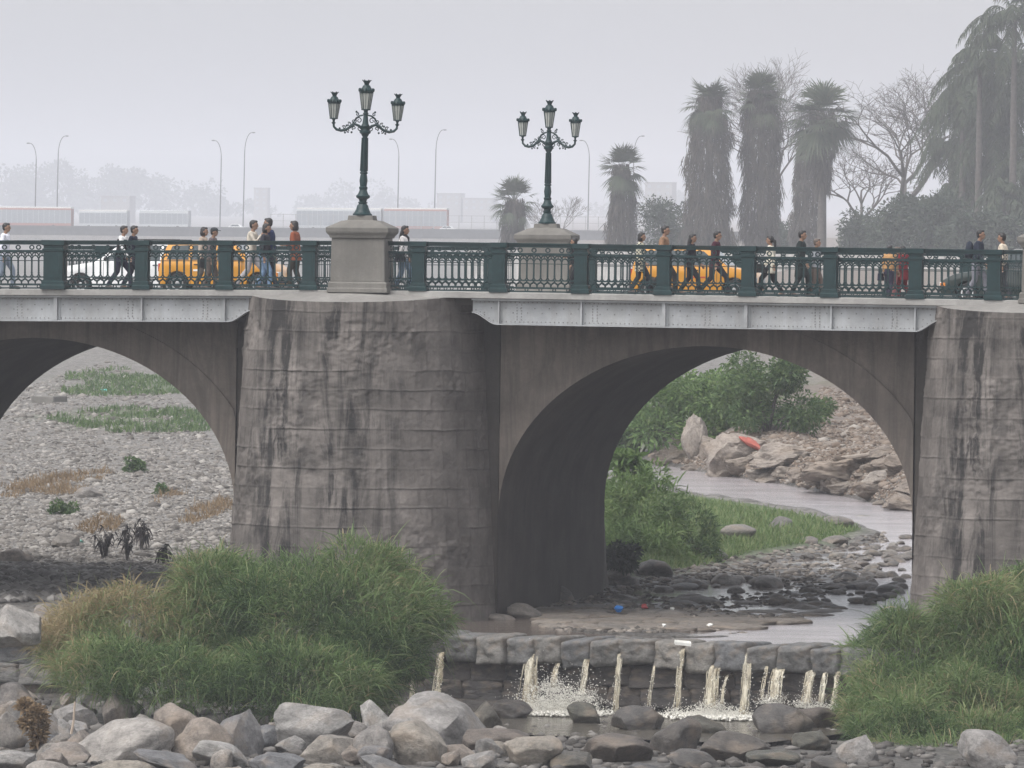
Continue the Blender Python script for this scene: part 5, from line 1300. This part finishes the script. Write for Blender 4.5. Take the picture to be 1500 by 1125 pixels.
for k, (px, py, h_, w_, lab) in enumerate([(186,822,62,26,'tallest withered black plant beside the dark stream'),(208,806,46,24,'withered black plant with drooping leaves right of the tallest one'),(155,818,46,22,'withered black plant leaning left above the stream'),(240,826,30,24,'short withered black plant near the reed grass')]):
    r = np.random.default_rng(70+k); g = gnd(px, min(py, 835))[0]; b = Vector(g); sc = (b-CAM).dot(FW)/F; root = empty('withered_plant', b, 0, lab, 'plant')
    mb = MB(); tips = []
    for j in range(9):
        tp = (r.normal(0, w_*sc*.35), r.normal(0, w_*sc*.35), h_*sc*r.uniform(.6, 1)); mb.tube([(0,0,-.05), (tp[0]*.4, tp[1]*.4, tp[2]*.6), tp], [.02,.015,.008], 5); tips += [np.array(tp)*f for f in (.6,.8,1)]
    mb.build('stem', M['bark'], root); T = np.array(tips)[r.integers(0, len(tips), 64)]+r.normal(0, .06, (64, 3))
    V, Fq, kk = ribbons(T, r.normal(0, 1, (64, 3)), r.uniform(.10, .28, 64), .07, 1.3, 3, r); rib_obj('crown', M['dead'], [(V, Fq, kk, r.random(64))], root)

# ------------------------------------------------------------------ embankment with the palms
YT = PY(285.0); EX0 = at(690, 372, YT).x; ZT = at(900, 371, YT).z
mb = MB(); mb.box(EX0, EX0+220, YT, YT+420, -12, ZT)
emb = mb.build('terrain_terrace', simple('terrace_soil', (.14,.13,.10), .95, 0, .3, .2)); tag(emb, kind='structure')
fw_ = MB(); fw_.box(EX0-.3, EX0+220, YT-.5, YT-.003, -11, ZT+.25)
for i in range(40): fw_.box(EX0+i*5.5, EX0+i*5.5+.3, YT-.75, YT-.5, -11, ZT+.1)
o = fw_.build('flood_wall', M['floodwall']); tag(o, 'long pale concrete flood wall under the palms, seen through the railing', 'wall')

def fan_palm(px, top, Y, cr, skirt, label, base=None, nf=46, trunk_r=.28, seed=1, crown_h=None):
    Y = PY(Y); cr *= PK; trunk_r *= PK; skirt = [(a_, b_*PK) for a_, b_ in skirt]
    """skirt: list of (height fraction, radius m) for the hanging dead fronds"""
    r = np.random.default_rng(seed); b = at(px, 400, Y); b.z = ZT if base is None else base
    top_z = at(px, top, Y).z; h = top_z-b.z-cr*.75
    root = empty('palm_tree', b, 0, label, 'palm tree')
    MB().tube([(0,0,-.2),(r.normal(0,.05),0,h*.5),(0,0,h)], [trunk_r*1.25, trunk_r, trunk_r*.8], 10).build('trunk', M['bark'], root, smooth=True)
    parts = []
    for f in range(nf):
        az = r.uniform(0, 6.28); el = r.uniform(-.85, 1.4); dv = np.array([math.cos(az)*math.cos(el), math.sin(az)*math.cos(el), math.sin(el)])
        pl_ = cr*r.uniform(.42, .66); hub = np.array([0,0,h])+dv*pl_; hub[2] -= .18*cr*(1.2-el)*.3
        V, Fq, k = ribbons(np.array([[0,0,h]]), dv[None], pl_, .05, .05, 2, r, [1,1,1,1]); parts.append((V, Fq, k, np.array([.3])))
        sidev = unit(np.cross(dv, [0,0,1.0])+1e-6); m = 15; aa = np.linspace(-1.35, 1.35, m)
        D = dv[None]*np.cos(aa)[:,None]+sidev[None]*np.sin(aa)[:,None]
        V, Fq, k = ribbons(np.repeat(hub[None], m, 0), D, cr*r.uniform(.46, .66, m), cr*.045, r.uniform(.02, .30, m)+max(0, .5-el)*.45, 3, r, [.6,1,.7,.05], np.cross(D, np.cross(dv, sidev)))
        parts.append((V, Fq, k, np.clip(r.normal(.55, .2, m), 0, 1)))
    rib_obj('crown', M['palm'], parts, root)
    zs = np.array([s[0] for s in skirt])*h; rs = np.array([s[1] for s in skirt]); n = int(300*(zs.max()-zs.min())*max(.6, rs.mean()))
    z = r.uniform(zs.min(), zs.max()*1.07, n); rad = np.interp(z, zs, rs)*np.sqrt(r.uniform(.35, 1.0, n))*(1+.35*fbm(z*.8, r.uniform(0, 1, n)*3, seed)); az = r.uniform(0, 6.28, n)
    rad = rad*(.92+.16*np.sin(az*3+z)+.30*fbm(z*1.1, az*1.5, seed+2, 3)*2)
    P = np.stack([np.cos(az)*rad, np.sin(az)*rad, z], -1); D = np.stack([np.cos(az)*.16, np.sin(az)*.16, np.full(n, -1.0)], -1)+r.normal(0, .20, (n, 3))
    V, Fq, k = ribbons(P, D, r.uniform(.4, 1.3, n), r.uniform(.04, .10, n), .1, 3, r, [.8,1,.8,.1]); rib_obj('skirt', M['thatch'], [(V, Fq, k, np.clip(r.normal(.45, .25, n), 0, 1))], root)
    return root
fan_palm(752, 268, 345, 1.8, [(0,.95),(.5,.85),(1,.7)], 'short fan palm standing just left of the far lamp post', seed=21)
fan_palm(910, 220, 335, 1.85, [(0,1.75),(.12,1.3),(.4,1.05),(.8,.85),(1,.6)], 'fan palm with a flaring skirt between the far lamp post and the taller palms', seed=22)
fan_palm(1037, 122, 330, 2.0, [(0,2.2),(.2,1.9),(.5,1.6),(.7,1.6),(.9,1.5),(1,.9)], 'tall shaggy palm, leftmost of the three tallest, with a wide ragged skirt', seed=23, nf=40)
fan_palm(1113, 114, 332, 2.0, [(0,1.35),(.3,1.4),(.55,1.5),(.85,1.6),(1,1.0)], 'tall shaggy palm with an even column of dead fronds, middle of the three', seed=24, nf=42)
fan_palm(1203, 130, 326, 2.7, [(.48,.45),(.62,.7),(.8,1.0),(1,.95)], 'green crowned palm with a slim dark trunk right of the two shaggy columns', seed=25, nf=62)
fan_palm(1180, 196, 360, 1.5, [(0,1.25),(.5,1.2),(1,.8)], 'pale grey shaggy palm column behind the green crowned palm', seed=26, nf=20)
def feather_palm(px, top, Y, fl, label, seed, trunk_r=.22, nf=26, el=(-.35, 1.3), lean=0):
    Y = PY(Y); fl *= PK; trunk_r *= PK
    r = np.random.default_rng(seed); b = at(px, 400, Y); b.z = ZT; h = at(px, top, Y).z-b.z-fl*.42
    root = empty('palm_tree', b, 0, label, 'palm tree')
    MB().tube([(0,0,-.2),(lean*.4,0,h*.5),(lean,0,h)], [trunk_r*1.2, trunk_r, trunk_r*.7], 10).build('trunk', M['bark'], root, smooth=True)
    parts = []; mb = MB()
    for f in range(nf):
        az = r.uniform(0, 6.28); e = r.uniform(*el); L = fl*r.uniform(.8, 1.1); hd = np.array([math.cos(az), math.sin(az), 0.0])
        t = np.linspace(0, 1, 44); C = np.array([lean,0,h])+hd*(L*math.cos(e)*t*(1-.12*t))[:,None]; C[:,2] += L*(math.sin(e)*t-(.55+.25*math.cos(e))*t**2.1)
        tg = unit(np.gradient(C, axis=0)); sdv = np.array([-hd[1], hd[0], 0])
        mb.tube([tuple(c) for c in C[::7]], [.05,.04,.035,.03,.025,.02,.012][:len(C[::7])], 4)
        for sg in (-1, 1):
            m = len(C)-6; D = sdv*sg*.8+tg[6:]*.55+np.array([0,0,-.35])+r.normal(0, .14, (m, 3))
            V, Fq, k = ribbons(C[6:], D, .16*fl*np.sin(np.linspace(.5, 2.9, m))+.16, .10, r.uniform(.4, .9, m), 3, r); parts.append((V, Fq, k, np.clip(r.normal(.4, .2, m), 0, 1)))
    rib_obj('crown', M['palm'], parts, root); mb.build('frond_stems', M['palm'], root)
    return root
for k, (px, top, Y, fl, lab) in enumerate([(1482,-14,300,4.6,'tallest feather palm at the right edge, arching into the sky'),(1432,66,305,3.8,'feather palm with one frond arching left below the tallest palm'),(1478,110,310,4.2,'drooping feather palm at the right edge under the tallest crown'),
        (1408,128,312,4.0,'feather palm leaning over the bare branches at the left of the palm clump'),(1452,170,308,3.8,'feather palm low in the middle of the dense right palm clump'),(1512,60,306,4.2,'feather palm beyond the right edge of the clump'),(1425,225,314,3.2,'lowest feather palm of the right clump above the dark shrub'),(1496,215,304,3.6,'low feather palm at the right edge above the dark car'),(1415,96,322,3.6,'feather palm at the upper left of the right palm clump, below the arching frond'),(1462,40,316,4.0,'feather palm directly behind the tallest palm'),(1400,262,316,2.8,'low feather palm beside the large dark shrub'),(1445,118,318,3.8,'feather palm behind the middle of the right palm clump'),(1392,190,320,3.0,'small feather palm at the left foot of the right palm clump'),(1468,260,300,3.0,'lowest feather palm at the right edge over the person in the hooded jacket')]):
    feather_palm(px, top, Y, fl, lab, 80+k, nf=38)
# bare trees
def bare_tree(px, py, Y, h, spread, label, seed, trunk_r=.25, levels=6, fork=.28, base=None, lean=0, name='bare_tree'):
    Y = PY(Y); h *= PK; trunk_r *= PK
    r = random.Random(seed); b = at(px, py, Y); b.z = ZT if base is None else base
    root = empty(name, b, 0, label, 'tree'); th, tw = MB(), MB()
    def grow(p, d, L, rad, lv):
        pts = [p]; q = p; dd_ = d
        for i in range(3):
            dd_ = (dd_+Vector((r.gauss(0,.16), r.gauss(0,.16), r.gauss(0,.12)))).normalized(); q = q+dd_*(L/3); pts.append(q)
        rr = [rad, rad*.88, rad*.78, rad*.68]
        (th if lv >= levels-2 else tw).tube(pts, rr, 6 if lv >= levels-2 else 3)
        if lv == 0: return
        n = 3 if (lv > 1 or r.random() < .6) else 2
        for i in range(n):
            a = 6.28*i/n+r.uniform(-.6, .6); k = r.uniform(.35, .85)*spread
            u = Vector((math.cos(a), math.sin(a), 0)); v = (dd_*(1-.15*k)+(u-dd_*u.dot(dd_))*k+Vector((0,0,.12))).normalized()
            grow(q if r.random() < .75 else pts[2], v, L*r.uniform(.66, .84), max(.02, rad*.60), lv-1)
    grow(Vector((0,0,-.1)), Vector((lean,0,1)).normalized(), h*fork, trunk_r, levels)
    th.build('trunk', M['bark'], root, smooth=True, angle=180); tw.build('crown', M['twig'], root)
    return root
bare_tree(1310, 380, 340, 17.5, 1.3, 'widest bare tree, dark and forked, right of the green crowned palm', 31, .36, 7, .24)
bare_tree(1262, 380, 345, 9.5, .9, 'bare tree with branches leaning left below the wide bare tree', 32, .2, 6, .3, lean=-.35)
bare_tree(1160, 380, 372, 17.0, .9, 'tall pale bare tree behind the middle shaggy palm', 33, .25, 7, .26)
bare_tree(830, 380, 560, 9.0, .7, 'thin leafless tree rising behind the far lamp post', 34, .12, 6, .27, base=3.0)
bare_tree(1075, 380, 380, 7.0, .8, 'small bare tree between the two shaggy palm columns', 35, .14, 6, .26)
bush(1350, 372, 160, 84, PY(296), 14000, .42, M['darkbush'], 'large dark rounded shrub below the right palm clump', seed=41)
bush(1268, 372, 90, 62, PY(320), 6000, .36, M['darkbush'], 'pale grey shrub left of the large dark shrub', seed=42)
bush(985, 372, 100, 80, PY(350), 5500, .36, M['darkbush'], 'loose shrub between the flaring palm and the tall shaggy palm', seed=43)
bush(1440, 372, 130, 60, PY(290), 8000, .40, M['darkbush'], 'dark shrub at the right edge behind the dark car', seed=44)
bush(1150, 372, 90, 44, PY(370), 3600, .36, M['darkbush'], 'low shrub at the feet of the shaggy palms', seed=45)

# ------------------------------------------------------------------ far road with buses, lamps and fence
YR = YROAD; ZR = at(400, 334, YR).z
mb = MB(); xa_, xb_ = at(-260, 350, YR).x, at(1100, 350, YR).x
mb.box(xa_, xb_, YR, YR+1.2, 2, ZR); mb.box(xa_, xb_, YR-.15, YR-.003, ZR-.5, ZR+.12)
tag(mb.build('retaining_wall', M['roadwall']), 'long dark retaining wall carrying the far road across the river', 'wall')
mb = MB(); mb.box(xa_, xb_, YR+1.21, YR+40, 2, ZR-.6); tag(mb.build('road', M['asphalt']), kind='structure')
ZRD = ZR-.6
BUSW = simple('bus_white', (.58,.57,.55), .5); BUSR = simple('bus_red', (.33,.15,.12), .5); BUSG = simple('bus_grey', (.45,.47,.48), .5)  # white and red dulled, haze fading put into the paint colour
BUSWIN = simple('bus_windows', (.26,.28,.30), .3)  # glass lightened to carry haze in its colour, houses too
def bus(p0, p1, Y, hgt, roofc, sidec, label):
    a, b = at(p0, 330, Y), at(p1, 330, Y); L = b.x-a.x; root = empty('bus', (a.x, Y, ZRD), 0, label, 'bus')
    MB().box(0, L, -1.25, 1.25, .5, hgt-.35).build('body', sidec, root, bevel=.12)
    MB().box(.05, L-.05, -1.28, 1.28, 1.35, hgt-.75).build('window_band', BUSWIN, root)
    MB().box(.0, L, -1.2, 1.2, hgt-.40, hgt).build('roof', roofc, root, bevel=.12)
    pm = MB(); n = int(L/1.3)
    for i in range(n+1): pm.box(i*(L-.1)/n, i*(L-.1)/n+.07, -1.31, 1.31, 1.3, hgt-.7)
    pm.build('pillars', BUSG, root)
    for x in (L*.2, L*.78):
        for s in (-1, 1): MB().frusta([(-.14,.48),(.14,.48)], 16, 0, M=Matrix.Translation((x, s*1.14, .48)) @ Matrix.Rotation(math.pi/2, 4, 'X')).build('wheel', M['tyre'], root)
bus(-12, 106, YR+5, 5.29, BUSW, BUSR, 'hazy bus with a pale roof at the far left of the distant road')
bus(118, 188, YR+6, 4.67, BUSW, BUSG, 'small hazy bus behind the far left bus')
bus(206, 278, YR+6, 4.67, BUSG, BUSG, 'hazy grey bus in front of the two thin lamp posts')
bus(436, 560, YR+6, 5.59, BUSW, BUSG, 'long hazy bus with a bright white roof left of the near lamp post')
bus(564, 656, YR+6, 5.74, BUSW, BUSR, 'hazy bus with a red lower side right of the near lamp post')
fn = empty('road_fence', (at(395, 330, YR-.5).x, YR+.5, ZR), 0, 'thin rail fence along the edge of the far road', 'fence')
x0, x1 = at(395, 330, YR).x, at(1000, 330, YR).x; mb = MB()
for z in (.3, 1.7, 3.25): mb.box(0, x1-x0, -.05, .05, z, z+.10)
mb.build('rails', M['rim'], fn); xx = 0; mb = MB(); mb.box(-.08, .08, -.08, .08, 0, 3.4); pme = mb.mesh('post', M['rim'])
while xx < x1-x0: link(bpy.data.objects.new('post', pme), fn).location = (xx, 0, 0); xx += 3.1
lampm = simple('galvanised_pole', (.10,.10,.11), .5, .3)
def tall_lamp(px, top, Y, sg, label):
    b = at(px, 330, Y); h = at(px, top, Y).z-ZRD; root = empty('street_light', (b.x, Y, ZRD), 0, label, 'street light'); root.rotation_euler = (0, R(.7), 0)
    pts = [(0,0,0),(0,0,h*.8)]+[(sg*1.7*(1-math.cos(a)), 0, h*.8+h*.2*math.sin(a)) for a in np.linspace(.25, 1.5, 7)]
    MB().tube(pts, [.17,.12]+[.09]*7, 8).build('pole', lampm, root, smooth=True)
    MB().ell((sg*2.1, 0, h*1.0), (.5,.2,.15), 10, 6).build('lamp_head', lampm, root, smooth=True)
for px, top, Y, sg, lab in [(51,210,YR+12,-1,'tall curved street light on the far left, head turned left'),(83,199,YR+25,1,'tall curved street light on the far left, head turned right'),(322,206,YR+12,-1,'street light with its head turned left above the yellow taxi'),(356,194,YR+25,1,'street light with its head turned right above the cream jacket'),
        (582,204,YR+12,-1,'street light partly behind the right lantern of the near lamp post'),(636,190,YR+25,1,'street light standing alone between the two green lamp posts'),(861,206,YR+12,-1,'street light just right of the far green lamp post'),(926,199,YR+25,1,'street light rising behind the flaring fan palm')]:
    tall_lamp(px, top, Y, sg, lab)
for px, Y, c, lab in [(335,YR+3.6,'white','small white car on the far road between the thin street lights'),(645,YR+3.6,'white','small white car on the far road behind the red sided bus'),(30,YR+3.5,'white','small white car on the far road below the far left bus')]:
    a = at(px, 330, Y+1.5); root = empty('car', (a.x, Y+1.5, ZRD), 0, lab, 'car')
    MB().prism([(0,.3),(4.1,.3),(4.1,.8),(3.2,.92),(2.6,1.45),(1.0,1.48),(.3,.95),(0,.85)], -.8, .8).build('body', PAINT['white'], root, bevel=.06)
    MB().prism([(.55,.95),(3.0,.95),(2.5,1.36),(1.05,1.38)], -.81, .81).build('side_window', M['carglass'], root)
    for x in (.8, 3.2):
        for s in (-1,1): MB().frusta([(-.1,.3),(.1,.3)], 14, 0, M=Matrix.Translation((x, s*.72, .3)) @ Matrix.Rotation(math.pi/2, 4, 'X')).build('wheel', M['tyre'], root)
# far woods and houses fading into the haze
def woods(name, spans, depth, label, seed, n):
    r = np.random.default_rng(seed); parts = []; tot = sum(s[2]*s[3] for s in spans)
    for (px, py, rx_, ry_) in spans:
        m = int(n*rx_*ry_/tot); c = np.array(far(px, py, depth)[:]); sc = F/depth
        for j in range(14):
            cc = c+np.array([r.normal(0, .5)*rx_/sc, r.normal(0, 16), r.uniform(-.6, .55)*ry_/sc]); cr = r.uniform(.25, .5)*min(rx_, ry_*1.4)/sc; q = max(3, m//14)
            d = unit(r.normal(size=(q, 3))); P = cc+d*cr*r.uniform(.6, 1.1, q)[:,None]
            V, Fq, k = ribbons(P, d+r.normal(0, .6, (q, 3)), r.uniform(1.1, 3.0, q), 1.5, .2, 1, r, [1,1,1,.8]); parts.append((V, Fq, k, r.random(q)))
    return tag(rib_obj(name, M['darkbush'], parts), label, 'woods', kind='stuff')
woods('woods', [(20,285,60,45),(110,270,75,40),(190,275,70,35),(275,285,60,26),(60,300,90,30),(200,305,140,20),(350,305,70,16)], 5200, 'wooded hill on the far left fading into the haze', 91, 16000)
woods('woods', [(450,302,60,18),(525,290,55,26),(600,305,50,14),(690,310,60,14),(740,308,60,14),(960,300,70,28),(880,315,60,18),(1010,310,60,24)], 5600, 'low line of trees in the haze behind the buses', 92, 9000)
HB = concrete('pale_house_wall', (.26,.25,.24), (.25,.24,.23), .3)
for p0, p1, top, Y, lab in [(148,190,288,3253,'pale hazy building on the hill behind the small bus'),(372,392,276,3938,'narrow hazy tower block above the white jackets'),(640,675,284,3767,'hazy flat roofed building right of the near lamp post'),(678,722,291,3767,'lower hazy building left of the short fan palm'),(945,985,268,3425,'pale hazy building behind the flaring fan palm')]:
    a, b = at(p0, top, Y), at(p1, top, Y); root = empty('building', ((a.x+b.x)/2, Y, 0), 0, lab, 'building'); hwid = (b.x-a.x)/2
    MB().box(-hwid, hwid, 0, hwid*1.4, 0, a.z).build('wall', HB, root)
    MB().box(-hwid*1.03, hwid*1.03, -.3, hwid*1.43, a.z+.003, a.z+.5).build('roof', HB, root)
    wm_ = MB(); wm_.box(0,1.6,-.06,.05,0,1.4); wme = wm_.mesh('window', BUSWIN); fl = int(min(5, max(1, (a.z-40)/3.2))); nw = max(2, int(hwid*2/4))
    if Y < 1000: continue
    for i in range(nw):
        for j in range(fl):
            wo_ = link(bpy.data.objects.new('window', wme), root); wo_.location = (-hwid+(i+.3)*2*hwid/nw, 0, a.z-2.4-j*3.2)

# ------------------------------------------------------------------ small things
def crumple(name, px, py, w_, h_, mat, label, cat, lift=.5, Y=None, seed=1, rot=0, z=None):
    p = Vector(gnd(px, py)[0]) if z is None else pz(px, py, z); sc = (p-CAM).dot(FW)/F
    o = bpy.data.objects.new(name, rock_mesh(name, 700+seed, mat, 3, 4, .35, .8)); link(o); o.location = p+Vector((0,0,h_*sc*lift)); o.scale = (w_*sc/2, w_*sc/2.4, h_*sc/2); o.rotation_euler = (0, rot, 0)
    return tag(o, label, cat)
crumple('cloth', 1104, 662, 40, 11, simple('orange_red_cloth', (.36,.10,.075), .85), 'orange red cloth lying on the rubble bank beyond the right arch', 'cloth', 1.0, seed=1, rot=R(30))
crumple('cloth', 153, 574, 14, 4, simple('turquoise_plastic', (.10,.45,.42), .5), 'turquoise plastic sheet on the far green patch', 'litter', seed=2)
crumple('plastic_bag', 117, 797, 12, 8, simple('green_plastic', (.15,.42,.34), .4), 'pale green plastic bag beside the brown boulder at the stream', 'litter', seed=3)
crumple('plastic_bag', 906, 897, 12, 10, simple('blue_plastic', (.02,.18,.55), .4), 'blue plastic bag on the flat stones above the weir', 'litter', seed=4, z=-8.30)
crumple('plastic_bag', 944, 893, 9, 9, simple('red_plastic', (.45,.07,.07), .4), 'red plastic scrap on the flat stones above the weir', 'litter', seed=5, z=-8.30)
WP = simple('white_plastic', (.75,.74,.70), .5)
for k, (px, py, w_, lab) in enumerate([(973,919,8,'white scrap on the stones right of the blue bag'),(985,894,7,'small white scrap beside the red scrap'),(1040,918,9,'white scrap near the far end of the flat stones')]): crumple('plastic_scrap', px, py, w_, 5, WP, lab, 'litter', seed=6+k, z=-8.30)
p = pz(1000, 944, -8.28); tr = empty('tray', p, .3, 'white plastic tray lying on the weir cap stones above a narrow jet', 'tray'); tr.rotation_euler = (R(8), R(5), .3)
MB().box(-.17,.17,-.12,.12,0,.02).build('bottom', WP, tr); mb = MB()
mb.box(-.19,.19,-.14,-.121,0,.07); mb.box(-.19,.19,.121,.14,0,.07); mb.box(-.19,-.171,-.12,.12,0,.07); mb.box(.171,.19,-.12,.12,0,.07); mb.build('rim', WP, tr)
a = Vector(gnd(1195, 714)[0]); b = Vector(gnd(1275, 690)[0]); mb = MB(); mb.tube([a+Vector((0,0,.25)), (a+b)/2+Vector((0,0,.75)), b+Vector((0,0,.6))], [.13,.11,.07], 8)
tag(mb.build('log', simple('bleached_wood', (.26,.22,.185), .9), smooth=True), 'long bleached log lying on the rubble bank of the river', 'log')
mb = MB(); p = at(72, 612, 165); s = (p-CAM).dot(FW)/F
mb.box(-17*s, 17*s, -1.2, 1.2, -.5, 32*s); ob = mb.build('concrete_block', M['pedestal'], bevel=.06); ob.location = p; tag(ob, 'pale concrete block standing on the riverbed behind the left arch', 'block')
a = Vector(gnd(104, 1095)[0]); mb = MB(); mb.tube([(0,0,0),(.05,.02,.3),(.08,0,.72)], [.03,.026,.022], 6); ob = mb.build('stick', simple('pale_stick', (.42,.34,.27), .8)); ob.location = (a.x, a.y, a.z+.3); tag(ob, 'pale stick stuck upright between the boulders at the lower left', 'stick')

bush(52, 1100, 50, 84, None, 2200, .12, M['dry'], 'dry brown brush growing between the boulders at the lower left', seed=46, up=.8, stems=False)

# ------------------------------------------------------------------ haze
hz = MB(); hz.box(-3200, 2000, -460, 7400, -14, 135)
def haze_mat():
    m = bpy.data.materials.new('river_haze'); m.use_nodes = True; t = m.node_tree; t.nodes.clear()
    v = t.nodes.new('ShaderNodeVolumePrincipled'); v.inputs['Color'].default_value = (.90,.918,.99,1); v.inputs['Density'].default_value = HAZE
    v.inputs['Anisotropy'].default_value = 0.0
    o = t.nodes.new('ShaderNodeOutputMaterial'); t.links.new(v.outputs[0], o.inputs['Volume']); return m
HAZE = .00029
ho = hz.build('haze', haze_mat()); tag(ho, kind='stuff')
